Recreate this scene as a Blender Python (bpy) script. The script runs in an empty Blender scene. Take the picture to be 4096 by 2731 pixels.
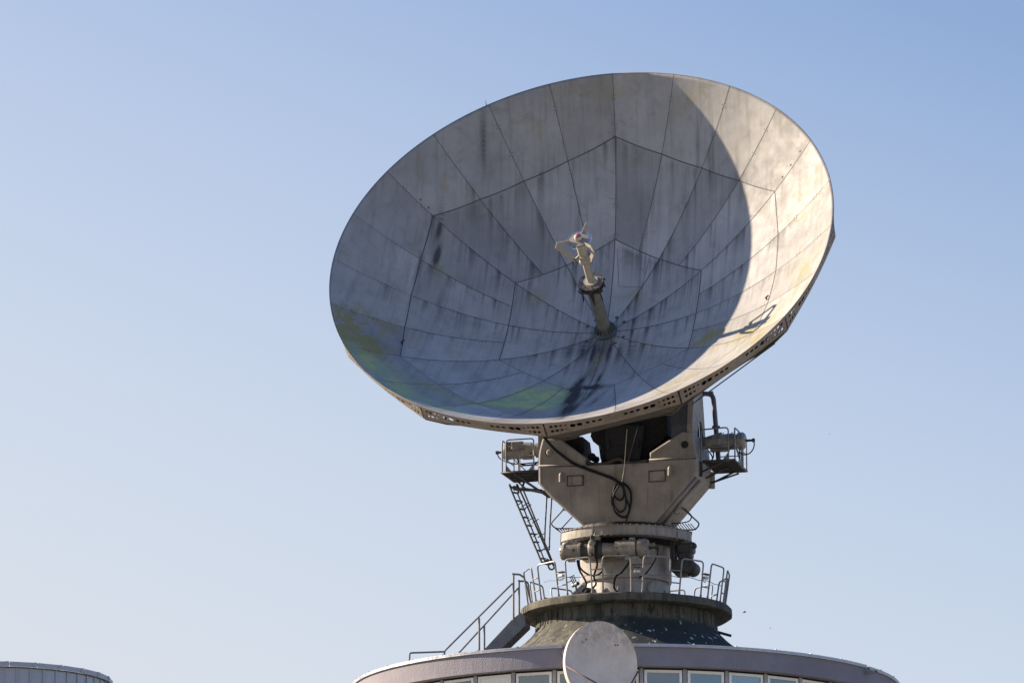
import bpy, bmesh, math, random
import numpy as np
from mathutils import Vector, Matrix
from mathutils.geometry import delaunay_2d_cdt
random.seed(7); np.random.seed(7)
sc = bpy.context.scene
PI = math.pi
R_ = math.radians

# ------------------------------------------------------------------ camera, sky, sun, exposure
PITCH = R_(13.4); FPX = 18000.0; EYE = Vector((0, 0, 1.7))
cam_d = bpy.data.cameras.new('camera'); cam = bpy.data.objects.new('camera', cam_d)
sc.collection.objects.link(cam); sc.camera = cam
cam.location = EYE; cam.rotation_euler = (PI/2 + PITCH, 0, 0)
cam_d.sensor_width = 36; cam_d.lens = 36*FPX/4096; cam_d.clip_start = 1; cam_d.clip_end = 20000

SKY_HIGH = (.80, 1.30, 1.95); SKY_TINT = (.84, .745, .735); HZ_COL = (3.08, 3.28, 3.60); HZ_Z, HZ_X, HZ_0 = -4.6, -1.7, 1.54
SUN_AZ, SUN_EL = R_(-71.5), R_(27.0)          # azimuth clockwise from +Y
w = bpy.data.worlds.new('World'); sc.world = w; w.use_nodes = True
wn = w.node_tree; bg = wn.nodes['Background']
sky = wn.nodes.new('ShaderNodeTexSky'); sky.sky_type = 'NISHITA'; sky.sun_disc = False
sky.sun_elevation = SUN_EL; sky.sun_rotation = SUN_AZ
sky.altitude = 200; sky.air_density = 1.0; sky.dust_density = 1.2; sky.ozone_density = 3.0
bg.inputs[1].default_value = 0.08
# low in the sky the air is hazy: paler towards the horizon and towards the sun's side (world directions)
wtc = wn.nodes.new('ShaderNodeTexCoord'); wsep = wn.nodes.new('ShaderNodeSeparateXYZ'); wn.links.new(wtc.outputs['Generated'], wsep.inputs[0])
def wmath(op, a, b=0.0, clamp=False):
    n = wn.nodes.new('ShaderNodeMath'); n.operation = op; n.use_clamp = clamp
    for i, x in enumerate((a, b)):
        if isinstance(x, (int, float)): n.inputs[i].default_value = x
        else: wn.links.new(x, n.inputs[i])
    return n.outputs[0]
def wmix(f, a, b, mode='MIX'):
    n = wn.nodes.new('ShaderNodeMix'); n.data_type = 'RGBA'; n.blend_type = mode
    if isinstance(f, (int, float)): n.inputs[0].default_value = f
    else: wn.links.new(f, n.inputs[0])
    for i, x in ((6, a), (7, b)):
        if isinstance(x, tuple): n.inputs[i].default_value = (*x, 1)
        else: wn.links.new(x, n.inputs[i])
    return n.outputs[2]
low = wmath('SUBTRACT', 1.0, wmath('DIVIDE', wmath('SUBTRACT', wsep.outputs['Z'], .30), .45), True)     # 1 near the horizon, 0 high up
tint = wmix(low, SKY_HIGH, SKY_TINT)
c0 = wmix(1.0, sky.outputs[0], tint, 'MULTIPLY')
hz = wmath('ADD', wmath('MULTIPLY', wsep.outputs['Z'], HZ_Z), wmath('ADD', wmath('MULTIPLY', wsep.outputs['X'], HZ_X), HZ_0), True)
c1 = wmix(wmath('MULTIPLY', hz, low), c0, HZ_COL)
wn.links.new(c1, bg.inputs[0])
sd = bpy.data.lights.new('sun', 'SUN'); sun = bpy.data.objects.new('sun', sd); sc.collection.objects.link(sun)
sd.energy = 5.0; sd.angle = R_(0.5); sd.color = (1.0, 0.83, 0.64)
sdir = Vector((math.sin(SUN_AZ)*math.cos(SUN_EL), math.cos(SUN_AZ)*math.cos(SUN_EL), math.sin(SUN_EL)))
sun.rotation_euler = sdir.to_track_quat('Z', 'Y').to_euler(); sun.location = (-60, 150, 80)
sc.view_settings.view_transform = 'Standard'; sc.view_settings.look = 'None'
sc.view_settings.exposure = 1.5; sc.view_settings.gamma = 1.0

# ------------------------------------------------------------------ geometry helpers
FW = Vector((0, math.cos(PITCH), math.sin(PITCH))); UPV = Vector((0, -math.sin(PITCH), math.cos(PITCH)))
def ray(px, py):
    return FW + Vector((1, 0, 0))*((px-2048)/FPX) - UPV*((py-1365.5)/FPX)
def at(px, py, Y):                               # the point at depth Y that the photograph shows there
    d = ray(px, py); return EYE + d*(Y/d.y)
def on_plane(px, py, p0, n):
    d = ray(px, py); return EYE + d*((p0-EYE).dot(n)/d.dot(n))

class MB:
    """collects shapes in world coordinates; build() links them as one mesh object"""
    def __init__(s): s.v = []; s.f = []; s.m = []; s.sm = []
    def add(s, vs, fs, mi=0, smooth=False):
        o = len(s.v); s.v += [Vector(v) for v in vs]
        s.f += [tuple(i+o for i in f) for f in fs]; s.m += [mi]*len(fs); s.sm += [smooth]*len(fs)
        return s
    def box(s, c, sx, sy, sz, X=(1,0,0), Y=(0,1,0), Z=(0,0,1), mi=0, bev=0.0):
        c = Vector(c); X = Vector(X).normalized(); Y = Vector(Y).normalized(); Z = Vector(Z).normalized()
        if bev <= 0:
            vs = [c + X*sx/2*a + Y*sy/2*b + Z*sz/2*d for d in (-1,1) for b in (-1,1) for a in (-1,1)]
            return s.add(vs, [(0,2,3,1),(4,5,7,6),(0,1,5,4),(2,6,7,3),(0,4,6,2),(1,3,7,5)], mi)
        pts = []
        for d in (-1,1):
            for (ax, ay, az) in ((1,1,0),(1,0,0),(0,1,0)):
                pass
        bm = bmesh.new(); bmesh.ops.create_cube(bm, size=1)
        for v in bm.verts: v.co = Vector((v.co.x*sx, v.co.y*sy, v.co.z*sz))
        bmesh.ops.bevel(bm, geom=bm.edges[:], offset=bev, segments=2, affect='EDGES', profile=0.5)
        vs = [c + X*v.co.x + Y*v.co.y + Z*v.co.z for v in bm.verts]
        fs = [[v.index for v in f.verts] for f in bm.faces]; bm.free()
        return s.add(vs, fs, mi)
    def tube(s, pts, r, n=8, closed=False, mi=0, cap=True):
        P = [Vector(p) for p in pts]; N = len(P)
        rr = r if isinstance(r, (list, tuple)) else [r]*N
        T = []
        for i in range(N):
            a = P[i-1] if (i > 0 or closed) else P[i]; b = P[(i+1) % N] if (i < N-1 or closed) else P[i]
            t = (b-a); T.append(t.normalized() if t.length > 1e-9 else Vector((0,0,1)))
        ref = Vector((0,0,1)) if abs(T[0].z) < .9 else Vector((1,0,0))
        nrm = T[0].cross(ref).normalized(); rings = []
        for i in range(N):
            nrm = (nrm - T[i]*nrm.dot(T[i])).normalized(); bi = T[i].cross(nrm)
            rings.append([P[i] + (nrm*math.cos(2*PI*k/n) + bi*math.sin(2*PI*k/n))*rr[i] for k in range(n)])
        vs = [p for q in rings for p in q]; fs = []
        for i in range(N if closed else N-1):
            j = (i+1) % N
            for k in range(n):
                fs.append((i*n+k, i*n+(k+1) % n, j*n+(k+1) % n, j*n+k))
        s.add(vs, fs, mi, True)
        if cap and not closed:
            s.add(rings[0], [tuple(range(n-1, -1, -1))], mi); s.add(rings[-1], [tuple(range(n))], mi)
        return s
    def lathe(s, o, ax, prof, n=32, mi=0, smooth=True, a0=0.0, a1=2*PI, ref=None):
        """prof: [(t along axis, radius)]; sharp profile corners when a point is given twice"""
        o = Vector(o); ax = Vector(ax).normalized()
        ref = Vector(ref) if ref else (Vector((0,0,1)) if abs(ax.z) < .9 else Vector((0,-1,0)))
        e1 = (ref - ax*ref.dot(ax)).normalized(); e2 = ax.cross(e1); full = abs(a1-a0-2*PI) < 1e-6
        m = n if full else n+1
        vs = [o + ax*t + (e1*math.cos(a0+(a1-a0)*k/n) + e2*math.sin(a0+(a1-a0)*k/n))*r for (t, r) in prof for k in range(m)]
        fs = []
        for i in range(len(prof)-1):
            if prof[i] == prof[i+1]: continue
            for k in range(n):
                k2 = (k+1) % m; fs.append((i*m+k, i*m+k2, (i+1)*m+k2, (i+1)*m+k))
        return s.add(vs, fs, mi, smooth)
    def prism(s, poly, d, mi=0):
        """poly: list of coplanar 3d points; d: extrusion vector"""
        d = Vector(d); P = [Vector(p) for p in poly]; n = len(P)
        s.add(P + [p+d for p in P], [tuple(range(n)), tuple(range(2*n-1, n-1, -1))] +
              [(i, i+n, (i+1) % n+n, (i+1) % n) for i in range(n)], mi)
        return s
    def sphere(s, c, r, n=20, m=12, mi=0, sq=(1,1,1)):
        c = Vector(c); vs = []; fs = []
        for i in range(m+1):
            th = PI*i/m
            for k in range(n):
                a = 2*PI*k/n
                vs.append(c + Vector((math.sin(th)*math.cos(a)*sq[0], math.sin(th)*math.sin(a)*sq[1], math.cos(th)*sq[2]))*r)
        for i in range(m):
            for k in range(n): fs.append((i*n+k, i*n+(k+1) % n, (i+1)*n+(k+1) % n, (i+1)*n+k))
        return s.add(vs, fs, mi, True)
    def build(s, name, mats, parent=None, M=None, bevel=0.0, recalc=True):
        M = M or (wm[parent.name].copy() if parent else Matrix.Identity(4))
        Mi = M.inverted()
        me = bpy.data.meshes.new(name)
        me.from_pydata([Mi @ v for v in s.v], [], s.f)
        me.polygons.foreach_set('material_index', s.m); me.polygons.foreach_set('use_smooth', s.sm)
        bm = bmesh.new(); bm.from_mesh(me)
        bmesh.ops.remove_doubles(bm, verts=bm.verts, dist=1e-5)
        if recalc: bmesh.ops.recalc_face_normals(bm, faces=bm.faces)
        if bevel > 0:
            ed = [e for e in bm.edges if len(e.link_faces) == 2 and e.calc_face_angle(0) > .5 and not (e.link_faces[0].smooth and e.link_faces[1].smooth)]
            bmesh.ops.bevel(bm, geom=ed, offset=bevel, segments=2, affect='EDGES', profile=0.5, clamp_overlap=True)
        # keep sharp corners sharp on smooth surfaces of revolution
        for e in bm.edges:
            if len(e.link_faces) == 2 and e.calc_face_angle(0) > R_(38): e.smooth = False
        bm.to_mesh(me); bm.free()
        for m in (mats if isinstance(mats, (list, tuple)) else [mats]): me.materials.append(m)
        ob = bpy.data.objects.new(name, me); sc.collection.objects.link(ob)
        if parent:
            ob.parent = parent; ob.matrix_local = wm[parent.name].inverted() @ M
        else: ob.matrix_world = M
        wm[ob.name] = M.copy()
        return ob
wm = {}
def thing(name, label, cat, loc, group=None):
    o = bpy.data.objects.new(name, None); sc.collection.objects.link(o); o.location = loc
    o.empty_display_size = .3; wm[o.name] = Matrix.Translation(Vector(loc))
    o['label'] = label; o['category'] = cat
    if group: o['group'] = group
    return o
def part(name, parent, loc, M=None):                    # a part that only carries sub-parts
    raise NotImplementedError
def fillet(pts, rad, n=5, closed=False):
    P = [Vector(p) for p in pts]; out = []; N = len(P)
    for i, p in enumerate(P):
        if not closed and i in (0, N-1): out.append(p); continue
        a = P[i-1]-p; b = P[(i+1) % N]-p; r = min(rad, a.length*.45, b.length*.45)
        A = p+a.normalized()*r; B = p+b.normalized()*r
        for k in range(n+1):
            t = k/n; out.append(A*(1-t)**2 + p*2*t*(1-t) + B*t*t)
    return out
def smooth_curve(pts, sub=6):                            # Catmull-Rom
    P = [Vector(p) for p in pts]; out = []
    for i in range(len(P)-1):
        p0 = P[max(i-1, 0)]; p1 = P[i]; p2 = P[i+1]; p3 = P[min(i+2, len(P)-1)]
        for k in range(sub):
            t = k/sub
            out.append(.5*((2*p1)+(p2-p0)*t+(2*p0-5*p1+4*p2-p3)*t*t+(3*p1-p0-3*p2+p3)*t**3))
    out.append(P[-1]); return out

# ------------------------------------------------------------------ materials
def nodes(name):
    m = bpy.data.materials.new(name); m.use_nodes = True; nt = m.node_tree
    return m, nt, nt.nodes['Principled BSDF']
class NT:
    def __init__(s, nt): s.nt = nt; s.tc = nt.nodes.new('ShaderNodeTexCoord'); s.vec = None
    def noise(s, scale, detail=6, rough=.6, sc=(1,1,1), out='Fac', dist=0.0, loc=(0,0,0), src='Object'):
        mp = s.nt.nodes.new('ShaderNodeMapping'); mp.inputs['Scale'].default_value = sc; mp.inputs['Location'].default_value = loc
        s.nt.links.new(s.vec if s.vec is not None else s.tc.outputs[src], mp.inputs[0])
        n = s.nt.nodes.new('ShaderNodeTexNoise'); n.inputs['Scale'].default_value = scale; n.inputs['Detail'].default_value = detail
        n.inputs['Roughness'].default_value = rough; n.inputs['Distortion'].default_value = dist
        s.nt.links.new(mp.outputs[0], n.inputs['Vector']); return n.outputs[out]
    def ramp(s, v, a, b, lo=0.0, hi=1.0):
        r = s.nt.nodes.new('ShaderNodeMapRange'); r.interpolation_type = 'SMOOTHSTEP'
        r.inputs['From Min'].default_value = a; r.inputs['From Max'].default_value = b
        r.inputs['To Min'].default_value = lo; r.inputs['To Max'].default_value = hi
        s.nt.links.new(v, r.inputs['Value']); return r.outputs[0]
    def math(s, op, a, b=None):
        n = s.nt.nodes.new('ShaderNodeMath'); n.operation = op
        for i, x in enumerate((a, b)):
            if x is None: continue
            if isinstance(x, (int, float)): n.inputs[i].default_value = x
            else: s.nt.links.new(x, n.inputs[i])
        return n.outputs[0]
    def mix(s, f, a, b, mode='MIX'):
        n = s.nt.nodes.new('ShaderNodeMix'); n.data_type = 'RGBA'; n.blend_type = mode
        if isinstance(f, (int, float)): n.inputs[0].default_value = f
        else: s.nt.links.new(f, n.inputs[0])
        for i, x in ((6, a), (7, b)):
            if isinstance(x, tuple): n.inputs[i].default_value = (*x, 1) if len(x) == 3 else x
            else: s.nt.links.new(x, n.inputs[i])
        return n.outputs[2]
    def attr(s, name):
        n = s.nt.nodes.new('ShaderNodeAttribute'); n.attribute_name = name; return n.outputs['Fac']
    def bump(s, h, strength, dist, bsdf):
        n = s.nt.nodes.new('ShaderNodeBump'); n.inputs['Strength'].default_value = strength; n.inputs['Distance'].default_value = dist
        s.nt.links.new(h, n.inputs['Height']); s.nt.links.new(n.outputs[0], bsdf.inputs['Normal'])

def weathered(name, c, dark=(.05,.045,.04), rough=.6, metal=0.0, var=.25, streak=.5, blotch=.4, sscale=1.0, bump=.15, rust=0.0, spec=.4, light=None):
    """paint, metal or render with tone variation, runs of dirt down the surface, blotches and optional rust"""
    m, nt, b = nodes(name); t = NT(nt)
    base = t.mix(t.ramp(t.noise(1.3*sscale, 8, .65), .3, .7), tuple(x*(1-var) for x in c), tuple(min(1, x*(1+var*.6)) for x in c))
    st = t.ramp(t.noise(1.0, 5, .6, (7*sscale, 7*sscale, .45*sscale)), .52, .78)
    base = t.mix(t.math('MULTIPLY', st, streak), base, dark)
    bl = t.ramp(t.noise(2.7*sscale, 10, .75, dist=.4), .56, .76)
    base = t.mix(t.math('MULTIPLY', bl, blotch), base, tuple(x*1.3 for x in dark))
    if light:
        lt = t.ramp(t.noise(1.0, 4, .6, (11*sscale, 11*sscale, .5*sscale), loc=(3,5,1)), .66, .74)
        base = t.mix(t.math('MULTIPLY', lt, .6), base, light)
    if rust:
        ru = t.ramp(t.noise(5*sscale, 10, .8), .6, .7)
        base = t.mix(t.math('MULTIPLY', ru, rust), base, (.16,.06,.025))
    nt.links.new(base, b.inputs['Base Color'])
    nt.links.new(t.ramp(t.noise(6*sscale, 6), .3, .7, rough-.12, min(1, rough+.12)), b.inputs['Roughness'])
    b.inputs['Metallic'].default_value = metal; b.inputs['Specular IOR Level'].default_value = spec
    if bump: t.bump(t.noise(30*sscale, 8, .7), bump, .02, b)
    return m

M_rail = weathered('galvanised_rail', (.20,.205,.215), (.05,.045,.04), .5, .4, .3, .3, .3, 3, .05)
M_railwarm = weathered('weathered_rail', (.23,.215,.20), (.07,.05,.04), .55, .3, .3, .3, .4, 3, .05, rust=.5)
M_steel = weathered('dark_steel', (.055,.055,.055), (.02,.02,.02), .6, .2, .4, .4, .4, 1.5, .1, rust=.15)
M_black = weathered('black_steel', (.012,.012,.013), (.008,.008,.008), .75, 0, .4, .4, .4, 1.5, .1)  # near black: the deep shade under the dish is put into this colour
M_yoke = weathered('grey_mount_paint', (.240,.216,.188), (.062,.054,.046), .62, 0, .24, .60, .38, 1.0, .12, light=(.36,.35,.33), rust=.22)
M_slate = weathered('dark_slate_paint', (.062,.066,.074), (.025,.025,.027), .6, 0, .25, .5, .3, 1.2, .1)
M_gird = weathered('girder_paint', (.205,.170,.140), (.075,.06,.05), .65, 0, .25, .55, .5, 1.6, .1)
M_moss = weathered('mossy_underside', (.055,.047,.033), (.03,.028,.02), .85, 0, .4, .2, .7, 2.0, .2)
M_motor = weathered('motor_paint', (.235,.212,.182), (.04,.035,.03), .42, .1, .3, .6, .6, 3.5, .15, rust=.1)
M_motordark = weathered('motor_dark', (.045,.042,.039), (.02,.02,.02), .6, .1, .4, .5, .6, 3.5, .15)
M_cream = weathered('cream_paint', (.36,.325,.255), (.16,.13,.09), .5, 0, .12, .35, .25, 4, .05, rust=.1)
M_tubegr = weathered('pale_tube_paint', (.21,.21,.18), (.05,.045,.035), .55, 0, .2, .4, .35, 2.5, .1, rust=.1)
M_rust = weathered('rusted_flange', (.13,.10,.085), (.05,.03,.02), .8, 0, .4, .2, .7, 5, .3, rust=1.0)
M_greenfl = weathered('oxidised_flange', (.09,.12,.12), (.03,.03,.03), .7, 0, .4, .3, .5, 5, .2)
M_column = weathered('pale_column_paint', (.30,.28,.262), (.07,.055,.042), .6, 0, .2, .65, .5, 1.6, .12, rust=.25)
M_white = weathered('white_frame', (.70,.69,.66), (.28,.27,.25), .4, 0, .05, .2, .1, 3, .02)
M_galv = weathered('galvanised_pillar', (.28,.288,.295), (.22,.22,.21), .55, .15, .25, .5, .5, 4, .05)
M_coping = weathered('coping_metal', (.34,.34,.36), (.15,.14,.14), .4, .5, .12, .2, .2, 1.5, .03)
M_zinc = weathered('zinc_cladding', (.30,.315,.345), (.21,.22,.245), .5, .25, .06, .12, .1, 1.5, .02)
M_stair = weathered('stair_paint', (.185,.19,.205), (.035,.033,.032), .55, .2, .25, .3, .3, 2, .05)
M_cable = weathered('black_cable', (.010,.010,.011), (.006,.006,.006), .6, 0, .2, 0, 0, 3, 0, spec=.2)
M_wire = weathered('steel_wire', (.09,.085,.075), (.05,.05,.05), .5, .5, .3, .2, .2, 3, 0)
M_dishmount = weathered('grey_bracket', (.22,.22,.22), (.08,.08,.08), .5, .3, .2, .2, .2, 2, .05)
M_room = weathered('room_ceiling', (.30,.31,.31), (.2,.2,.2), .8, 0, .1, 0, .1, 1, 0)
M_roomwall = weathered('room_wall', (.16,.19,.18), (.08,.09,.09), .8, 0, .2, 0, .2, 1, 0)
M_rod = weathered('rusty_rod', (.09,.05,.04), (.03,.02,.02), .7, 0, .3, .2, .4, 4, .1, rust=.6)

def mat_fascia():
    m, nt, b = nodes('lilac_render'); t = NT(nt)
    c = t.mix(t.ramp(t.noise(.9, 6, .6), .3, .7), (.158,.148,.166), (.194,.182,.200))
    c = t.mix(t.ramp(t.noise(1, 5, .6, (3, 3, .6)), .5, .8, 0, .25), c, (.155,.145,.16))
    nt.links.new(c, b.inputs['Base Color']); b.inputs['Roughness'].default_value = .92
    t.bump(t.noise(26, 5, .6), .9, .02, b); return m
M_fascia = mat_fascia()

def mat_bitumen():
    m, nt, b = nodes('bitumen_felt'); t = NT(nt)
    c = t.mix(t.ramp(t.noise(1.6, 8, .65), .3, .7), (.066,.064,.051), (.122,.114,.090))
    c = t.mix(t.ramp(t.noise(1, 6, .65, (5, 5, .30)), .46, .66, 0, .85), c, (.022,.026,.026))
    c = t.mix(t.ramp(t.noise(2.2, 8, .7, (1, 1, .5), loc=(4,2,7)), .58, .72, 0, .55), c, (.155,.162,.14))
    c = t.mix(t.ramp(t.noise(3.5, 9, .7, (1, 1, .25), loc=(9,2,3)), .64, .72, 0, .5), c, (.06,.035,.02))
    ge0 = nt.nodes.new('ShaderNodeSeparateXYZ'); nt.links.new(t.tc.outputs['Object'], ge0.inputs[0])
    # every strip of felt round the neck has aged differently
    ang = t.math('FLOOR', t.math('MULTIPLY', t.math('ARCTAN2', ge0.outputs['X'], ge0.outputs['Y']), 10.2))
    wn_ = nt.nodes.new('ShaderNodeTexWhiteNoise'); wn_.noise_dimensions = '1D'; nt.links.new(ang, wn_.inputs['W'])
    neck = t.math('MULTIPLY', t.ramp(ge0.outputs['Z'], -.64, -.60), t.ramp(ge0.outputs['Z'], -.262, -.27))
    c = t.mix(t.math('MULTIPLY', neck, t.ramp(wn_.outputs['Value'], .1, .9, 0, .6)), c, (.125,.132,.115))
    c = t.mix(t.math('MULTIPLY', neck, t.ramp(t.noise(1, 5, .6, (7,7,1.6), loc=(3,8,2)), .56, .66, 0, .85)), c, (.022,.020,.014))
    dark_right = t.math('MULTIPLY', t.ramp(ge0.outputs['Z'], -.74, -.60, 1, 0), t.ramp(t.math('ADD', ge0.outputs['X'], t.noise(2.0, 6, .7, (1,1,.4))), -.1, .7))  # lower skirt darker towards the right, with a ragged edge
    c = t.mix(t.math('MULTIPLY', dark_right, .85), c, (.019,.027,.028))
    # bird droppings: short white runs on the flare
    sp = t.ramp(t.noise(1, 2, .5, (6.5, 6.5, 3.2), loc=(1.7,3.1,.4)), .655, .68)
    ge = nt.nodes.new('ShaderNodeSeparateXYZ'); nt.links.new(t.tc.outputs['Object'], ge.inputs[0])
    lowz = t.ramp(ge.outputs['Z'], -.85, -.65, 1, 0); rightx = t.ramp(ge.outputs['X'], -.2, .5, 0.25, 1)
    c = t.mix(t.math('MULTIPLY', t.math('MULTIPLY', sp, lowz), rightx), c, (.5,.5,.47))
    nt.links.new(c, b.inputs['Base Color']); b.inputs['Roughness'].default_value = .93; b.inputs['Specular IOR Level'].default_value = .25
    t.bump(t.noise(34, 8, .75), .7, .03, b); return m
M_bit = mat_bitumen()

def mat_dish():
    m, nt, b = nodes('weathered_reflector_paint'); t = NT(nt)
    tone = t.attr('tone'); dirt = t.attr('dirt'); lich = t.attr('lichen'); oil = t.attr('oil'); pale = t.attr('pale')
    cx = nt.nodes.new('ShaderNodeCombineXYZ'); va = nt.nodes.new('ShaderNodeVectorMath'); va.operation = 'ADD'
    nt.links.new(t.math('MULTIPLY', tone, 91.0), cx.inputs[0]); nt.links.new(t.math('MULTIPLY', tone, 57.0), cx.inputs[1])
    nt.links.new(t.tc.outputs['Object'], va.inputs[0]); nt.links.new(cx.outputs[0], va.inputs[1]); t.vec = va.outputs[0]
    c = t.mix(t.ramp(t.noise(.55, 7, .62), .3, .7), (.226,.218,.206), (.296,.286,.268))
    c = t.mix(t.math('MULTIPLY', t.ramp(t.noise(1.9, 9, .7, dist=.5), .50, .72), .42), c, (.135,.128,.115))
    nn = nt.nodes.new('ShaderNodeMix'); nn.data_type = 'RGBA'; nn.blend_type = 'MULTIPLY'; nn.inputs[0].default_value = 1
    cmb = nt.nodes.new('ShaderNodeCombineColor')
    for i in range(3): nt.links.new(tone, cmb.inputs[i])
    nt.links.new(c, nn.inputs[6]); nt.links.new(cmb.outputs[0], nn.inputs[7]); c = nn.outputs[2]
    # long faint runs all over, strong runs below the joints
    run = t.ramp(t.noise(1, 6, .62, (5.5, .42, .0)), .47, .75)
    c = t.mix(t.math('MULTIPLY', run, .38), c, (.09,.087,.084))
    t.vec = None
    fine = t.ramp(t.noise(1, 4, .6, (13, .55, 0)), .48, .72)
    big = t.ramp(t.noise(1, 3, .5, (4.2, .2, 0), loc=(7,1,0)), .48, .66)
    dr = t.math('MULTIPLY', dirt, t.math('MAXIMUM', t.math('MULTIPLY', fine, .5), t.math('MULTIPLY', big, .8)))
    c = t.mix(t.math('MINIMUM', dr, .85), c, (.030,.029,.028))
    white = t.ramp(t.noise(1, 3, .5, (13, 1.6, 0), loc=(2,8,0)), .72, .78)
    c = t.mix(t.math('MULTIPLY', t.math('MULTIPLY', white, pale), .65), c, (.32,.32,.32))
    # yellow-green growth
    l1 = t.math('MULTIPLY', lich, t.ramp(t.noise(1.5, 10, .74, (1.3, 1.0, 1), dist=.6), .40, .58))
    yel = t.mix(t.ramp(t.noise(1.1, 4, .6), .4, .6), (.215,.165,.045), (.175,.165,.045))
    c = t.mix(t.math('MINIMUM', l1, .85), c, yel)
    gr = t.math('MULTIPLY', t.attr('green'), t.ramp(t.noise(1.25, 11, .76, (.75,1.5,1), dist=.5, loc=(3,3,0)), .36, .47))
    c = t.mix(t.math('MINIMUM', gr, .9), c, t.mix(t.ramp(t.noise(1.6, 7, .7, (1,1,1), loc=(2,9,4)), .42, .6), (.21,.27,.15), (.315,.345,.12)))
    ol = t.math('MULTIPLY', oil, t.ramp(t.noise(1, 6, .65, (3.5, .7, 0), loc=(1,4,0)), .22, .55))
    c = t.mix(t.math('MINIMUM', ol, .95), c, (.014,.013,.013))
    dp_ = t.math('MULTIPLY', t.attr('drip'), t.ramp(t.noise(1, 5, .6, (6, .2, 0), loc=(4,4,0)), .30, .55, .6, .95))
    c = t.mix(t.math('MINIMUM', dp_, .85), c, (.022,.022,.022))
    br = t.math('MULTIPLY', t.attr('brown'), t.ramp(t.noise(5, 9, .75, (1,.6,0)), .44, .6))
    c = t.mix(t.math('MINIMUM', br, .9), c, (.14,.095,.035))
    nt.links.new(c, b.inputs['Base Color'])
    nt.links.new(t.ramp(t.noise(2.2, 6), .3, .7, .58, .78), b.inputs['Roughness'])
    b.inputs['Specular IOR Level'].default_value = .25
    t.bump(t.noise(5, 8, .6), .12, .03, b)
    return m
M_dish = mat_dish()
M_seam = weathered('joint_line', (.060,.057,.055), (.03,.03,.03), .8, 0, .4, .2, .3, 2, 0)
M_seamfaint = weathered('faint_joint_line', (.115,.11,.105), (.08,.08,.075), .7, 0, .4, .2, .3, 2, 0)
M_rimedge = weathered('rim_edge_paint', (.30,.28,.26), (.12,.11,.10), .6, 0, .2, .3, .3, 2, 0)

def mat_smalldish():
    m, nt, b = nodes('stained_white_dish'); t = NT(nt)
    ge = nt.nodes.new('ShaderNodeSeparateXYZ'); nt.links.new(t.tc.outputs['Object'], ge.inputs[0])
    c = t.mix(t.ramp(t.noise(1.6, 8, .65), .3, .7), (.46,.395,.325), (.575,.505,.42))
    up = t.ramp(ge.outputs['Z'], .1, .85)
    g = t.math('MULTIPLY', t.ramp(t.noise(3.2, 10, .78, (1.4,1,.9), dist=.5), .40, .62), t.math('ADD', t.math('MULTIPLY', up, .75), .12))
    c = t.mix(g, c, (.27,.235,.21))
    c = t.mix(t.ramp(t.noise(1, 4, .6, (5,5,.6)), .58, .8, 0, .3), c, (.38,.30,.23))
    nt.links.new(c, b.inputs['Base Color']); b.inputs['Roughness'].default_value = .6
    t.bump(t.noise(20, 6), .12, .01, b); return m
M_sdish = mat_smalldish()

def mat_glass():
    """coated double glazing: mostly clear, with a soft pale reflection"""
    m, nt, b = nodes('window_glass'); nt.nodes.remove(b); out = nt.nodes['Material Output']
    tr = nt.nodes.new('ShaderNodeBsdfTransparent'); tr.inputs[0].default_value = (.62,.70,.72,1)
    gl = nt.nodes.new('ShaderNodeBsdfGlossy'); gl.inputs['Roughness'].default_value = .015; gl.inputs[0].default_value = (.92,.92,.92,1)
    fr = nt.nodes.new('ShaderNodeFresnel'); fr.inputs[0].default_value = 1.9
    mx = nt.nodes.new('ShaderNodeMixShader'); mul = nt.nodes.new('ShaderNodeMath'); mul.operation = 'MULTIPLY_ADD'; mul.inputs[1].default_value = 1.0; mul.inputs[2].default_value = .06
    nt.links.new(fr.outputs[0], mul.inputs[0]); nt.links.new(mul.outputs[0], mx.inputs[0]); nt.links.new(tr.outputs[0], mx.inputs[1]); nt.links.new(gl.outputs[0], mx.inputs[2])
    nt.links.new(mx.outputs[0], out.inputs['Surface']); return m
M_glass = mat_glass()
def mat_plain(name, c, rough=.5, trans=0.0):
    m, nt, b = nodes(name); t = NT(nt)
    nt.links.new(t.mix(t.ramp(t.noise(8, 5), .35, .65), tuple(x*.8 for x in c), c), b.inputs['Base Color'])
    b.inputs['Roughness'].default_value = rough; b.inputs['Transmission Weight'].default_value = trans
    return m
M_clear = mat_plain('clear_plastic', (.86,.88,.88), .12, .9)
M_red = mat_plain('faded_red', (.30,.085,.075), .55)
M_ballw = mat_plain('ball_white', (.42,.40,.37), .5)
M_bird = mat_plain('dark_feathers', (.03,.025,.022), .7)
M_pipegrey = weathered('grey_pipe', (.10,.10,.11), (.04,.04,.04), .55, .1, .2, .2, .2, 3, .05)
M_lampwhite = mat_plain('lamp_housing', (.50,.50,.49), .4)
M_interior = weathered('arm_interior', (.05,.048,.045), (.02,.02,.02), .8, 0, .3, .3, .3, 2, .1)

def mat_ground():
    m, nt, b = nodes('ground_mix'); t = NT(nt)
    c = t.mix(t.ramp(t.noise(.02, 8, .6), .4, .6), (.20,.19,.135), (.30,.275,.235))
    c = t.mix(t.ramp(t.noise(.8, 8, .7), .4, .7, 0, .5), c, (.22,.20,.16))
    nt.links.new(c, b.inputs['Base Color']); b.inputs['Roughness'].default_value = .95; return m

# ------------------------------------------------------------------ ground
g = MB(); S = 9000
g.add([(-S,-S,0),(S,-S,0),(S,S,0),(-S,S,0)], [(0,1,2,3)])
go = g.build('ground', mat_ground()); go['kind'] = 'structure'

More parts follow.
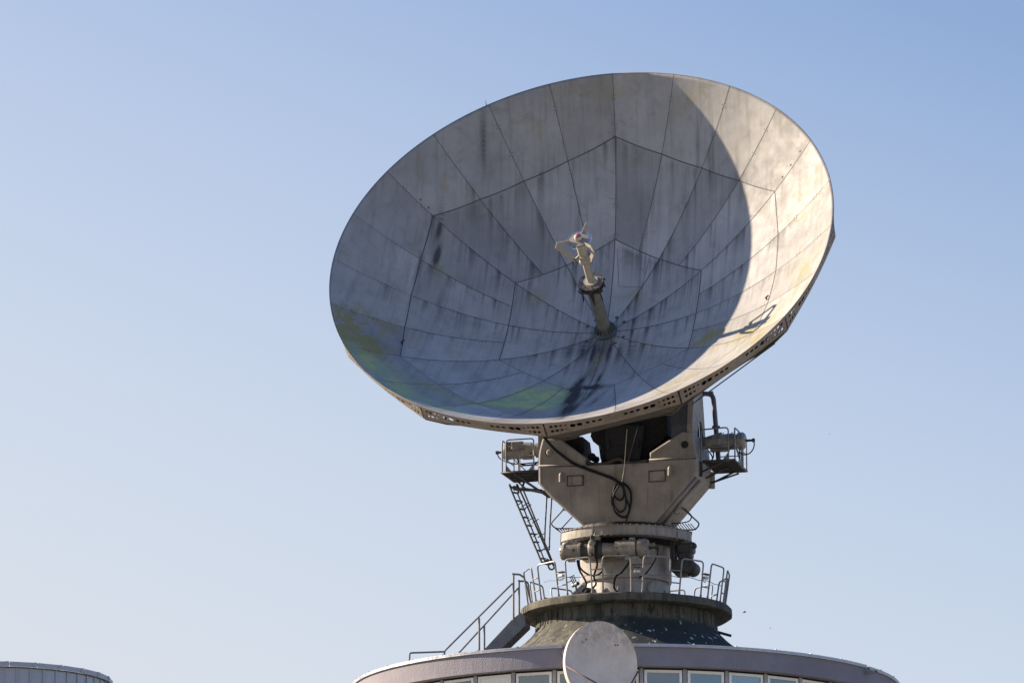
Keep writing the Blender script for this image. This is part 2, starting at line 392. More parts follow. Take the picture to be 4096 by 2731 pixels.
# ------------------------------------------------------------------ round building
AX = Vector((3.345, 130.0, 0)); ZP = 24.60                       # axis of the mount, top of the concrete slab
BX = Vector((3.30, 130.0, 0)); BR = 7.95; BZ = 22.24             # building axis, fascia radius, roof edge
bld = thing('round_building', 'round building with lilac grey fascia and white windows under the giant dish', 'building', (BX.x, BX.y, 0))
def pol(r, ph, z, c=BX): return Vector((c.x + r*math.sin(ph), c.y - r*math.cos(ph), z))
def ring_wall(mb, r0, r1, z0, z1, a0, a1, n, mi=0, c=BX, closed=False):
    """a curved slab between two radii and two heights"""
    vs = []
    for k in range(n+1):
        a = a0+(a1-a0)*k/n
        vs += [pol(r1,a,z0,c), pol(r1,a,z1,c), pol(r0,a,z1,c), pol(r0,a,z0,c)]
    fs = []
    for k in range(n):
        o = 4*k; q = o+4
        for j in range(4): fs.append((o+j, o+(j+1) % 4, q+(j+1) % 4, q+j))
    if not closed: fs += [(0,1,2,3), (4*n+3,4*n+2,4*n+1,4*n)]
    mb.add(vs, fs, mi)
FB = BZ - .59
m = MB(); ring_wall(m, BR-.35, BR, FB, BZ-.02, 0, 2*PI, 160, closed=True); m.build('fascia', M_fascia, bld)
m = MB(); ring_wall(m, .3, BR-.355, BZ-.27, BZ-.13, 0, 2*PI, 96, closed=True); m.build('roof', M_bit, bld)
def coping(a0, a1, dz=0.0, over=.055, name='coping'):
    c = MB(); n = max(4, int((a1-a0)/.03))
    ring_wall(c, BR-.38, BR+over, BZ-.018+dz, BZ+.022+dz, a0, a1, n)
    ring_wall(c, BR+.012, BR+over-.003, BZ-.062+dz, BZ-.02+dz, a0, a1, n)
    a = a0+.10
    while a < a1-.05:                                            # standing joints between the lengths of metal
        p = pol(BR-.10, a, BZ+.03+dz); t_ = Vector((math.cos(a), math.sin(a), 0)); r_ = Vector((math.sin(a), -math.cos(a), 0))
        c.box(p, .035, .32, .035, t_, r_); a += .155
    return c.build(name, M_coping, bld)
edge = lambda px: math.asin(max(-1, min(1, (px-2503)/1097.0)))
aL = edge(2240); aM = edge(2290); aR = edge(3424); aR2 = edge(3436)
coping(-PI, aL, name='coping'); coping(aM, aR); coping(aR2, PI, -.02)
# bracket at the end of the left coping, scupper box at the right gap
m = MB(); p = pol(BR+.03, aL+.012, BZ-.16); t_ = Vector((math.cos(aL), math.sin(aL), 0))
m.box(p+Vector((0,0,.10)), .07, .10, .15, t_); m.box(p+Vector((-.03,-.06,-.06)), .12, .16, .13, t_, mi=0, bev=.01)
m.build('gutter_bracket', M_stair, bld)
m = MB(); tR = Vector((math.cos(aR), math.sin(aR), 0)); nR = Vector((math.sin(aR), -math.cos(aR), 0))
pS = pol(BR, aR, BZ-.19); dS = (Vector((.9,-.45,0))).normalized(); qS = Vector((-dS.y, dS.x, 0))*-1
for (c0, sx, sy, sz) in ((Vector((0,0,-.04)), .42, .15, .012), (Vector((0,0,0))+qS*.07, .42, .012, .09), (Vector((0,0,0))-qS*.07, .42, .012, .09), (Vector((0,0,.04)), .42, .15, .012)):
    m.box(pS+dS*.12+c0, sx, sy, sz, dS, qS)
m.build('rain_spout', M_stair, bld)
m = MB()
for k in range(5): m.box(pol(BR+.006, aR+.006, BZ-.05-.022*k), .05, .03, .012, tR, nR)
m.build('louvre_strip', M_cream, bld)
# window storey
WR = BR-.30; WT = FB-.025; WH = 1.55
m = MB(); ring_wall(m, BR-.95, BR-.33, WT+.026, BZ-.28, 0, 2*PI, 96, closed=True); m.build('lintel_ring', M_room, bld)
m = MB(); ring_wall(m, 2.4, BR-.96, FB+.12, FB+.20, 0, 2*PI, 72, closed=True)
for k in range(20):                                             # ceiling battens inside
    a = -1.2+k*.13; m.box(pol(BR-2.2, a, FB+.085), .05, 2.4, .05, (math.cos(a),math.sin(a),0), (math.sin(a),-math.cos(a),0))
m.build('room_ceiling', M_room, bld)
m = MB(); ring_wall(m, BR-3.6, BR-3.5, FB-1.9, FB+.11, 0, 2*PI, 60, closed=True); ring_wall(m, .4, BR-.4, FB-2.2, FB-2.0, 0, 2*PI, 60, closed=True)
m.build('inner_wall', M_roomwall, bld)
m = MB(); ring_wall(m, BR-.55, BR-.2, .05, WT-WH-.03, 0, 2*PI, 120, closed=True)
for k in range(4): ring_wall(m, BR-.19, BR-.16, 3.5+4.2*k, 3.9+4.2*k, 0, 2*PI, 120, closed=True)
m.build('wall', M_fascia, bld)
m = MB(); ring_wall(m, BR-.5, BR-.31, WT-WH-.02, WT, R_(100), R_(260), 40); m.build('rear_wall', M_fascia, bld)
BAY = R_(9.0); OFF = R_(10.9)
for k in range(-12, 11):
    a = OFF+BAY*k
    if abs(a) > R_(100): continue
    m = MB(); t_ = (math.cos(a), math.sin(a), 0); r_ = (math.sin(a), -math.cos(a), 0)
    m.box(pol(WR-.02, a, WT-WH/2), .105, .16, WH, t_, r_, bev=.006); m.build('pillar', M_galv, bld)
    a2 = a+BAY/2
    if a2 > R_(100): continue
    t2 = Vector((math.cos(a2), math.sin(a2), 0)); r2 = Vector((math.sin(a2), -math.cos(a2), 0)); W = 2*WR*math.sin(BAY/2)-.15
    top = WT-.035; o = pol(WR*math.cos(BAY/2)+.005, a2, 0); H = WH-.05
    solid = (k == -5)
    m = MB(); fw = .075
    cz = top-H/2
    for sx in (-1, 1): m.box(Vector((o.x,o.y,cz))+t2*sx*(W/2-fw/2), fw, .07, H, t2, r2)
    for sz in (-1, 1): m.box(Vector((o.x,o.y,cz))+Vector((0,0,sz*(H/2-fw/2))), W-2*fw-.001, .068, fw, t2, r2)
    if solid:
        m.box(Vector((o.x,o.y,cz)), W-2*fw-.001, .035, H-2*fw-.001, t2, r2)
        for sx in (-1,1): m.box(Vector((o.x,o.y,cz))+t2*sx*(W/2-fw-.02)+r2*.019, .02, .012, H-2*fw-.01, t2, r2)
        m.box(Vector((o.x,o.y,top-fw-.012))+r2*.019, W-2*fw-.05, .012, .02, t2, r2)
        fr = m.build('door', M_white, bld); fr['label'] = 'solid white door panel with a small vent grille'
        vg = MB(); gc = Vector((o.x,o.y,top-.345))+t2*.13+r2*.03
        for sx in (-1,1): vg.box(gc+t2*sx*.145, .02, .03, .2, t2, r2)
        for sz in (-1,1): vg.box(gc+Vector((0,0,sz*.09)), .27, .03, .02, t2, r2)
        for q in range(6): vg.box(gc+Vector((0,0,-.065+.026*q)), .268, .02, .011, t2, r2, mi=1)
        vg.build('vent_grille', [M_white, M_motordark], fr)
    else:
        fr = m.build('window', M_white, bld)
        gl = MB(); gl.box(Vector((o.x,o.y,cz)), W-2*fw-.004, .012, H-2*fw-.004, t2, r2); gl.build('pane', M_glass, fr)
        gs = MB()
        for sx in (-1,1): gs.box(Vector((o.x,o.y,cz))+t2*sx*(W/2+.006)-r2*.015, .03, .03, H, t2, r2)
        gs.box(Vector((o.x,o.y,top+.018))-r2*.015, W+.06, .03, .03, t2, r2)
        gs.build('dark_gasket', M_cable, fr)
# an upright fitting seen behind one pane
m = MB(); p = at(2118, 2715, 123.6)
m.box(p, .10, .10, .9); m.box(p+Vector((0,0,.02)), .17, .12, .08); m.box(p+Vector((-.04,0,.3)), .05,.12,.2); m.build('window_crank', M_cable, bld)

# ------------------------------------------------------------------ flared base with slab
base = thing('concrete_base', 'dark felted concrete base with flared skirt and round slab carrying the mount', 'base', (AX.x, AX.y, ZP))
def wob(a, z, s): return s*(math.sin(a*17+z*3)+.6*math.sin(a*31+1.3)+.5*math.sin(a*7+z*9))
def rev(prof, n, name, mat, amp, c=AX, laps=False):
    mb = MB(); vs = []; fs = []
    for (z, r, s) in prof:
        for k in range(n):
            a = 2*PI*k/n; vs.append(pol(r+wob(a, z, amp*s), a, ZP+z+wob(a+2, 0, amp*.5*s), c))
    for i in range(len(prof)-1):
        for k in range(n): fs.append((i*n+k, i*n+(k+1) % n, (i+1)*n+(k+1) % n, (i+1)*n+k))
    mb.add(vs, fs, 0, True)
    if laps:                                                     # lapped felt edges on the neck
        for k in range(64):
            a = 2*PI*k/64+random.uniform(-.02,.02)
            for (z0, r0, z1, r1) in ((-.25,2.637,-.45,2.642),(-.45,2.642,-.64,2.662)):
                mb.tube([pol(r0, a, ZP+z0, c), pol(r1, a, ZP+z1, c)], random.uniform(.008,.018), 5)
    return mb.build(name, mat, base, recalc=True)
rev([(0,.5,0),(0,2.9,.3),(-.012,3.06,1),(-.05,3.095,1),(-.15,3.10,1),(-.23,3.09,1),(-.258,3.05,1),(-.26,2.4,.3)], 256, 'slab', M_bit, .006)
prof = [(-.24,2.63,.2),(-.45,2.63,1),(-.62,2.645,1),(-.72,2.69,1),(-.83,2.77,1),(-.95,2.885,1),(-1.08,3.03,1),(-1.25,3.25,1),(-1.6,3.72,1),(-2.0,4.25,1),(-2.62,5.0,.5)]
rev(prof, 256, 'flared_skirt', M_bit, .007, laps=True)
m = MB(); p0 = at(2862, 2524, 129.9); p1 = at(2923, 2541, 129.6); m.tube([p0-(p1-p0)*.6, p1], .042, 14, cap=False); m.tube([p0-(p1-p0)*.6, p1], .034, 14, cap=False)
m.build('drain_pipe', M_pipegrey, base)

# ------------------------------------------------------------------ steel staircase
stair = thing('steel_staircase', 'grey steel staircase with handrails climbing from roof to concrete slab', 'staircase', at(1990, 2560, 130))
YN, YF = 129.35, 130.55
def line(mb, pts, Y, r, rad=.05, n=8): mb.tube(fillet([at(x, y, Y) for x, y in pts], rad), r, n)
m = MB(); line(m, [(1637,2660),(1638.5,2609.5),(1778,2604.5)], YN, .028, .06); line(m, [(1778,2622),(1778,2602),(2050,2331)], YN, .028)
line(m, [(2054,2480),(2054,2295),(2078,2296),(2096,2308),(2126,2418)], YN, .03, .04); m.box(at(2053,2294.5,YN), .06,.05,.05)
line(m, [(1917,2612),(1916.5,2470)], YN, .03); m.build('handrail', M_stair, stair)
m = MB(); line(m, [(1822,2624),(2074,2349)], YF, .028); line(m, [(2077,2470),(2076,2323),(2100,2323),(2112,2330),(2122,2412)], YF, .03, .04)
m.box(at(2076,2322,YF), .06,.05,.05); line(m, [(1937.5,2612),(1937,2497)], YF, .03); m.build('handrail', M_stair, stair)
for Y in (YN, YF):
    sh = (0,0) if Y == YN else (20, 27)
    a = at(2093+sh[0]*.35, 2447+sh[1]*.35, Y); b = at(2100, 2475, Y) if Y == YN else at(2110,2480,Y)
    top = [(2050,2474),(2083,2449),(2101,2463),(2101,2500)]; bot = [(1980,2616),(1918,2616)]
    poly = [at(x+sh[0], y+sh[1]*.55, Y) for x, y in (top+bot)]
    m = MB(); m.prism(poly, (0,.03,0)); m.build('stringer', M_stair, stair)
sdv = (at(1960,2570,YN)-at(2080,2460,YN))
for k in range(7):
    c = at(2085,2472,YN)+sdv*(k*.18)+Vector((0,(YF-YN)/2,-.06)); m = MB()
    m.box(c, .22, YF-YN-.06, .03); m.box(c+Vector((-.095,0,-.035)), .02, YF-YN-.06, .05); m.build('tread', M_rail, stair)

# ------------------------------------------------------------------ guard rail round the slab
gr = thing('guard_railing', 'ring of grey tubular hoops fencing the edge of the round slab', 'railing', (AX.x, AX.y, ZP))
hoopA = [-6.6+22.5*k for k in range(16)]
RB = 2.86
def rim_pt(a, s, h):                                            # s: offset along the rim, h: height, hoops lean outwards
    a = R_(a); return pol(RB+.15*h/1.03, a, ZP+h, AX) + Vector((math.cos(a), math.sin(a), 0))*s
for i, a in enumerate(hoopA):
    if i == 12: continue                                        # the way in from the stairs
    m = MB(); w2 = .405
    m.tube(fillet([rim_pt(a,-w2,0), rim_pt(a,-w2,1.04), rim_pt(a,w2,1.04), rim_pt(a,w2,0)], .12, 6), .024, 8)
    for s in (-1,1): m.tube([rim_pt(a,s*w2,-.01), rim_pt(a,s*w2,.09)], .032, 8)
    m.build('hoop', M_railwarm if i in (15,0,1,2) else M_rail, gr)
for i, a in enumerate(hoopA):
    if i in (11, 12): continue
    for h in (.33, .68):
        m = MB(); m.tube([rim_pt(a,.405,h), rim_pt(a+22.5,-.405,h)], .020, 6); m.build('link_bar', M_railwarm, gr)
m = MB(); pts = []
for k in range(0, 61):
    a = -56+2.15*k; pts.append(pol(RB+.05, R_(a), ZP+.52+.02*math.sin(k*.9), AX))
m.tube(pts, .011, 5); m.build('conduit', M_rail, gr)
for a in (-40.5, 4.7, 49.5):
    m = MB(); c = rim_pt(a, 0, .66); t_ = Vector((math.cos(R_(a)), math.sin(R_(a)), 0)); r_ = Vector((math.sin(R_(a)), -math.cos(R_(a)), 0))
    m.box(c+Vector((0,0,.05)), .22, .16, .02, t_, r_, bev=.008); m.box(c+Vector((0,0,-.06)), .17, .12, .08, t_, r_, mi=1, bev=.02)
    m.tube(smooth_curve([c+t_*-.08+Vector((0,0,-.08)), c+t_*-.12+Vector((0,0,-.16)), c+t_*-.02+Vector((0,0,-.2)), c+t_*.05-r_*.05+Vector((0,0,-.15))], 5), .009, 5)
    m.build('lamp_box', [M_steel, M_lampwhite], gr)
# post with prongs left of the column
cp = thing('bent_conduit', 'short grey bent pipe end with dark prongs standing on the slab', 'pipe', at(2318, 2374, 128.3))
YC = 128.3
m = MB(); m.tube(fillet([at(2328,2374,YC), at(2306,2366,YC), at(2303,2345,YC), at(2303,2340,YC)], .1), .035, 10)
m.tube([at(2291,2341,YC+.1), at(2312,2332,YC-.2)], .055, 14, cap=False); m.tube([at(2291,2341,YC+.1), at(2312,2332,YC-.2)], .046, 14, cap=False)
m.build('pipe', M_rail, cp)
m = MB()
for k, (x, y, x2, y2) in enumerate([(2294,2333,2280,2307),(2299,2330,2287,2304),(2305,2327,2294,2300),(2288,2320,2270,2328)]):
    m.tube([at(x,y,YC-.05), at(x2,y2,YC)], [.017,.013], 7)
    m.box(at(x2,y2,YC), .05, .03, .025)
m.build('prongs', M_rod, cp)

# ------------------------------------------------------------------ radio telescope: one thing
rt = thing('dish_antenna', 'giant weathered dish antenna on a grey steel yoke above the round building', 'antenna', (AX.x, AX.y, ZP))
AZ = R_(-15.43)
UY = Vector((math.cos(AZ), math.sin(AZ), 0)); HY = Vector((math.sin(AZ), -math.cos(AZ), 0)); BY = -HY; ZZ = Vector((0,0,1))
def Yk(u, b, z): return Vector((AX.x, AX.y, 0)) + UY*u + BY*b + ZZ*z
def yp(px, py, b): return on_plane(px, py, Yk(0, b, 0), HY)
def ub(px, py, b):
    p = yp(px, py, b) - Vector((AX.x, AX.y, 0)); return p.dot(UY), p.z

# --- pedestal column
m = MB()
prof = [(0,1.44),(.10,1.42),(.10,1.42),(.45,1.33),(.72,1.30),(.72,1.30),(.74,1.38),(.80,1.40),(.80,1.40),(1.62,1.40),(1.62,1.40),(1.86,1.52)]
m.lathe((AX.x, AX.y, ZP), (0,0,1), [(z, r-.06) for z, r in prof], 72)
m.lathe((AX.x, AX.y, ZP), (0,0,1), [(0,1.58),(0,1.58),(.05,1.58),(.05,1.58),(.05,1.35)], 72)
col = m.build('column', M_column, rt)
for k in range(20):
    a = 2*PI*k/20+.1; t_ = Vector((math.cos(a), math.sin(a), 0))
    m = MB(); m.prism([pol(1.30,a,ZP+.05,AX)-t_*.012, pol(1.54,a,ZP+.05,AX)-t_*.012, pol(1.40,a,ZP+.30,AX)-t_*.012, pol(1.28,a,ZP+.48,AX)-t_*.012], t_*.024)
    m.build('gusset', M_column, col)
m = MB()
for k in range(40):
    a = 2*PI*(k+.25)/40; m.lathe(pol(1.50,a,ZP+.05,AX), (0,0,1), [(0,.03),(.035,.03),(.035,.03),(.036,.016),(.08,.016),(.08,.0)], 6, smooth=False)
m.build('anchor_bolts', M_motordark, col)
m = MB(); a = R_(38); m.lathe(pol(1.26,a,ZP+.42,AX), pol(1,a,0,Vector((0,0,0))), [(0,.27),(.10,.27),(.10,.27),(.13,.25),(.13,0)], 28)
m.build('manhole_cover', M_column, col)
m = MB()                                                          # box plinth and flat panel on the column
q = at(2312,2352,129.4); m.prism([at(2290,2388,129.2), at(2290,2370,129.2), at(2325,2338,129.2), at(2345,2338,129.2), at(2345,2388,129.2)], (0,1.0,0))
m.build('plinth_box', M_column, rt)
m = MB(); m.prism([at(2568,2146,128.66), at(2620,2148,128.66), at(2621,2250,128.66), at(2566,2252,128.66)], (0,.06,0)); m.build('blank_panel', M_column, col)

# --- slewing ring with flat-cut sides
m = MB(); RR = 2.12; z0, z1 = 26.44, 26.73
def cut_ring(r, hw, n=72):
    out = []
    for k in range(n):
        a = 2*PI*k/n; p = UY*0 + Vector((r*math.sin(a), -r*math.cos(a), 0)); p.x = max(-hw, min(hw, p.x)); out.append(p)
    return out
def disc(mb, r, hw, za, zb):
    P = cut_ring(r, hw); n = len(P); vs = [Vector((AX.x+p.x, AX.y+p.y, za)) for p in P]+[Vector((AX.x+p.x, AX.y+p.y, zb)) for p in P]
    mb.add(vs, [tuple(range(n)), tuple(range(2*n-1,n-1,-1))]+[(i,(i+1) % n,n+(i+1) % n,n+i) for i in range(n)])
disc(m, RR, 1.90, z0+.02, z1-.02); disc(m, RR+.03, 1.92, z0, z0+.018); disc(m, RR+.03, 1.92, z1-.018, z1)
for k in range(10):
    a = 2*PI*k/10+.13
    p = Vector((RR*math.sin(a), -RR*math.cos(a), 0))
    if abs(p.x) > 1.88: continue
    m.box(Vector((AX.x+p.x, AX.y+p.y, (z0+z1)/2)), .02, .05, z1-z0-.05, (math.cos(a),math.sin(a),0), (math.sin(a),-math.cos(a),0))
for k in range(72):
    a = 2*PI*k/72+.04; p = Vector(((RR+.025)*math.sin(a), -(RR+.025)*math.cos(a), 0))
    if abs(p.x) < 1.9:
        for z in (z0-.012, z1+.004): m.lathe((AX.x+p.x, AX.y+p.y, z), (0,0,1), [(-.012,.018),(.012,.018),(.012,.018),(.012,0)], 6, smooth=False)
m.build('slewing_ring', M_yoke, rt)
m = MB(); m.lathe((AX.x,AX.y,0), (0,0,1), [(26.40,1.72),(26.44,1.78),(26.44,1.78)], 72)
m.lathe((AX.x,AX.y,0), (0,0,1), [(26.32,1.5),(26.405,1.66),(26.405,1.66),(26.42,1.74)], 72); m.build('bearing_race', M_black, rt)
m = MB(); m.lathe((AX.x,AX.y,0), (0,0,1), [(26.73,1.55),(26.95,1.5)], 72); m.build('turntable', M_black, rt)

# --- yoke body
out = [(2334,2106),(2206,1990),(2175.5,1959),(2153.6,1934),(2152.5,1832),(2155,1806),(2168,1752),(2237,1752),(2341,1826.5),(2341.5,1858),(2350,1859.5),(2596,1847),(2596.5,1809),(2726.5,1724.5),(2772,1724.5),(2785,1826.5),(2785,1888),(2777,1903),(2612,2096)]
F0 = -.99; DEP = 1.98
poly = [yp(x, y, F0) for x, y in out]
m = MB(); m.prism(poly, BY*DEP); yoke = m.build('yoke', M_yoke, rt, bevel=.055)
# welds, rolled edge of the right-hand chamfer
for a_, b_ in (((2153,1862),(2341,1858)), ((2597,1838),(2786,1827))):
    m = MB(); m.tube([yp(*a_,F0-.01), yp(*b_,F0-.01)], .022, 6); m.tube([yp(a_[0],a_[1]+5,F0-.004), yp(b_[0],b_[1]+5,F0-.004)], .014, 6, mi=1); m.build('weld_seam', [M_yoke, M_steel], yoke)
u1, zz1 = ub(2780,1905,F0); u2, zz2 = ub(2616,2094,F0)
for b in (F0+.18, F0+.62):
    m = MB(); m.tube([Yk(u1+.02,b,zz1), Yk(u2+.02,b,zz2)], .05, 8); m.build('chamfer_rib', M_yoke, yoke)
m = MB(); m.tube([Yk(u1+.06,F0+DEP-.06,zz1+.02), Yk(u1+.06,F0+DEP-.06,zz1+.5)], .10, 10); m.build('rolled_edge', M_yoke, yoke)
# hatch covers, hooded vents, round ports
for (c, wx, wz) in (((2301.5,1922), .44, .26), ((2629,1903.5), .45, .28)):
    m = MB(); p = yp(*c, F0); m.box(p+HY*.02, wx, .04, wz, UY, HY, bev=.012)
    m.box(p+HY*.006, wx+.07, .012, wz+.07, UY, HY, mi=1)
    for sx in (-1,1):
        for sz in (-1,1): m.lathe(p+UY*sx*(wx/2-.05)+ZZ*sz*(wz/2-.05)+HY*.04, HY, [(0,.034),(.02,.034),(.02,.034),(.026,.02),(.026,0)], 6, smooth=False)
    m.build('hatch_cover', [M_yoke, M_steel], yoke)
for c in ((2246,1912), (2681,1886)):
    m = MB(); p = yp(*c, F0)
    m.tube(fillet([p+ZZ*-.13+HY*.09, p+ZZ*.10+HY*.09, p+ZZ*.12+HY*-.02], .06), .055, 12); m.box(p+HY*.02+ZZ*.02, .15, .04, .28, UY, HY, bev=.015)
    m.build('vent_hood', M_yoke, yoke)
for (c, r, dome) in (((2195,1810), .115, True), ((2739.5,1778), .12, False)):
    m = MB(); p = yp(*c, F0)
    m.lathe(p, HY, [(.004,0),(.004,r),(.004,r),(-.002,r)], 32, mi=1); m.lathe(p, HY, [(0,r),(.012,r+.004),(.012,r+.004),(.012,r-.008)], 32)
    if dome: m.lathe(p+UY*.03, HY, [(.0,.10),(.03,.095),(.06,.07),(.07,0)], 24)
    m.build('round_port', [M_yoke, M_black], yoke)

# --- arms up to the elevation bearings
def ubz(px, py, b): return ub(px, py, b)
for side in (1, -1):
    zb = 29.62; zt = 31.4
    us = (1.62, 2.10) if side > 0 else (-2.25, -1.70)
    prof = [(-.93,zb-.3),(-.93,zb+.2),(-.72,zt-.5),(-.1,zt+.1),(.35,zt-.2),(.98,zb-.9),(.98,zb-1.6),(-.6,zb-1.6)]
    m = MB(); m.prism([Yk(us[0],b,z) for b, z in prof], UY*(us[1]-us[0]))
    arm = m.build('arm', M_slate, rt, bevel=.03)
    # outer cheek plate with an arched opening
    uo = us[1]+.16 if side > 0 else us[0]-.16; ui = us[1]-.005 if side > 0 else us[0]+.005
    op = [(-.30,zb-1.05),(-.30,zb-.1)]+[(.10-.40*math.cos(t*PI/8), zb-.1+.62*math.sin(t*PI/8)) for t in range(1,8)]+[(.50,zb-.1),(.62,zb-1.05)]
    ou = [(-.95,zb-1.3),(-.95,zb+.2),(-.70,zt-.45),(-.1,zt+.15),(.38,zt-.2),(1.00,zb-.9),(1.00,zb-1.3)]
    P = ou+op; n1 = len(ou); ed = [(i,(i+1) % n1) for i in range(n1)]+[(n1+i, n1+(i+1) % len(op)) for i in range(len(op))]
    vv, ee, ff, *_ = delaunay_2d_cdt([Vector(p) for p in P], ed, [], 1, 1e-6)
    def inside(pt, poly):
        r = False; j = len(poly)-1
        for i in range(len(poly)):
            if (poly[i][1] > pt[1]) != (poly[j][1] > pt[1]) and pt[0] < (poly[j][0]-poly[i][0])*(pt[1]-poly[i][1])/(poly[j][1]-poly[i][1])+poly[i][0]: r = not r
            j = i
        return r
    fs = [f for f in ff if not inside((sum(vv[i].x for i in f)/len(f), sum(vv[i].y for i in f)/len(f)), op)]
    m = MB(); m.add([Yk(uo, v.x, v.y) for v in vv], fs); m.add([Yk(uo-side*.05, v.x, v.y) for v in vv], fs)
    for L in (ou, op):
        for i in range(len(L)):
            p, q = L[i], L[(i+1) % len(L)]; m.add([Yk(uo,*p),Yk(uo,*q),Yk(uo-side*.05,*q),Yk(uo-side*.05,*p)], [(0,1,2,3)])
    for i in range(len(ou)):                                         # rim back to the arm
        p, q = ou[i], ou[(i+1) % len(ou)]; m.add([Yk(uo-side*.05,*p),Yk(uo-side*.05,*q),Yk(ui,*q),Yk(ui,*p)], [(0,1,2,3)])
    m.build('cheek_plate', M_yoke, arm)
    m = MB(); m.lathe(Yk(us[1]-.02 if side > 0 else us[0]+.02, .15, zb-.25), UY*side, [(0,.36),(.08,.36),(.08,.36),(.10,.25),(.14,.22),(.14,0)], 28)
    m.box(Yk((us[1]+.06) if side > 0 else us[0]-.06, .1, zb-.8), .1, .25, .5, UY, BY); m.build('gear_case', M_motordark, arm)

# --- elevation box, counter structure between the arms (in deep shade)
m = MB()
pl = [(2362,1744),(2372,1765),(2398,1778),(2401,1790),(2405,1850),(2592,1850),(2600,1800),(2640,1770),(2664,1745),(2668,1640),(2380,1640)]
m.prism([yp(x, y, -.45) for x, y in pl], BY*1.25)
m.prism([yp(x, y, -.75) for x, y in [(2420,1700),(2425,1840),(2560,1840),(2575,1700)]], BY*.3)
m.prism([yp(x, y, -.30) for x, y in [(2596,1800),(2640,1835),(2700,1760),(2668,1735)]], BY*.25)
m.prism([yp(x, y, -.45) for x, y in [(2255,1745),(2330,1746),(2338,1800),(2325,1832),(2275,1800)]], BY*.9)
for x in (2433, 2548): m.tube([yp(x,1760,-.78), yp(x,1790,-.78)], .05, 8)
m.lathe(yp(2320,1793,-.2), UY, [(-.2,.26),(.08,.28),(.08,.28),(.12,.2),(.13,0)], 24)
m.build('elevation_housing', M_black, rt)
m = MB(); m.sphere(yp(2368,1827,-.5), .12); m.tube([yp(2370,1830,-.48), yp(2388,1840,-.3)], .10, 14); m.build('pulley_ball', M_black, rt)
for a_, b_, r in (((2395,1828,.6),(2340,1831,.6),.02),((2340,1790,.2),(2362,1822,.2),.012),((2397,1780,.2),(2404,1835,.2),.02)):
    m = MB(); m.tube([yp(*a_), yp(*b_)], r, 6); m.build('stay_rod', M_black, rt)
m = MB(); pr = [ub(2350,1861,F0)[1]]                                # felt rag lying in the recess
cloth = smooth_curve([yp(x,y,-.9) for x, y in [(2346,1848),(2365,1854),(2395,1856),(2430,1851),(2468,1836),(2490,1840),(2500,1848),(2540,1849),(2590,1842)]], 6)
m.tube(cloth, .05, 8); m.tube([p+BY*.25+ZZ*.02 for p in cloth], .06, 8); m.build('weather_seal', M_moss, rt)

# --- motors on the arms
def motor(o, ax, prof, extra, name='elevation_motor', mat=None):
    mb = MB(); mb.lathe(o, ax, prof, 32); extra(mb); return mb.build(name, [mat or M_motor, M_motordark], rt)
def lugs(mb, o, ax, r, ts, up=ZZ):
    for t_ in ts: mb.tube([o+ax*t_+up*r, o+ax*t_+up*(r+.05), o+ax*(t_+.05)+up*(r+.05), o+ax*(t_+.05)+up*r], .011, 6)
# left
bl = -.15; o = yp(2158, 1800, bl); ax = -UY
def ex(mb):
    mb.box(yp(2080,1789,bl)+HY*.26, .36, .10, .24, UY, HY, bev=.02)
    for k in range(3): mb.box(yp(2036+7*k,1796,bl)+HY*.25, .025, .05, .24, UY, HY)
    mb.box(yp(2060,1772,bl), .5, .24, .05, UY, HY); mb.box(yp(2110,1830,bl), .3, .2, .08, UY, HY); mb.box(yp(2136,1802,bl)+HY*.2, .12, .16, .22, UY, HY, mi=0)
mo = motor(o, ax, [(-.1,.22),(.10,.22),(.10,.22),(.11,.16),(.22,.16),(.22,.16),(.23,.25),(.42,.26),(.42,.26),(.46,.23),(.95,.23),(.95,.23),(.96,.25),(1.02,.25),(1.02,.25),(1.08,.22),(1.11,.10),(1.11,0)], ex)
m = MB(); m.lathe(o+ax*1.10, ax, [(0,.04),(.16,.035),(.16,.035),(.165,.055),(.24,.055),(.24,0)], 12); m.build('shaft', M_motordark, mo)
m = MB(); m.tube(smooth_curve([o+ax*1.30+ZZ*-.03, o+ax*1.22+ZZ*-.18, o+ax*.9+ZZ*-.35+HY*.1, o+ax*.6+ZZ*-.38, yp(2150,1848,bl)], 6), .018, 6)
m.tube(smooth_curve([yp(2070,1836,bl), yp(2078,1852,bl), yp(2105,1860,bl), yp(2140,1855,bl), yp(2152,1846,bl)], 6), .022, 6); m.build('motor_cable', M_cable, mo)
# right
br_ = .05; o2 = yp(2806, 1772, br_); ax2 = UY
def ex2(mb):
    mb.box(yp(2868,1775,br_)+HY*.24, .32, .12, .20, UY, HY, bev=.03); mb.box(yp(2838,1777,br_)+HY*.22, .2, .15, .22, UY, HY, bev=.03)
    mb.tube([yp(2828,1756,br_)+HY*.1, yp(2880,1744,br_)+HY*.1, yp(2890,1742,br_)+HY*.1], [.05,.08,.09], 12)
    for k in range(5): mb.lathe(o2+ax2*(.80+.035*k), ax2, [(0,.245),(.014,.245)], 28)
    mb.box(yp(2880,1800,br_), .55, .2, .08, UY, HY)
    lugs(mb, o2, ax2, .22, (.62,.9))
mo2 = motor(o2, ax2, [(-.2,.17),(.35,.18),(.35,.18),(.36,.23),(1.0,.235),(1.0,.235),(1.01,.21),(1.10,.21),(1.10,.21),(1.11,.255),(1.26,.255),(1.26,.255),(1.32,.20),(1.34,.08),(1.34,0)], ex2)
m = MB(); m.lathe(o2+ax2*1.33, ax2, [(0,.04),(.2,.035),(.2,.035),(.2,.06),(.27,.06),(.27,0)], 12); m.build('shaft', M_motordark, mo2)
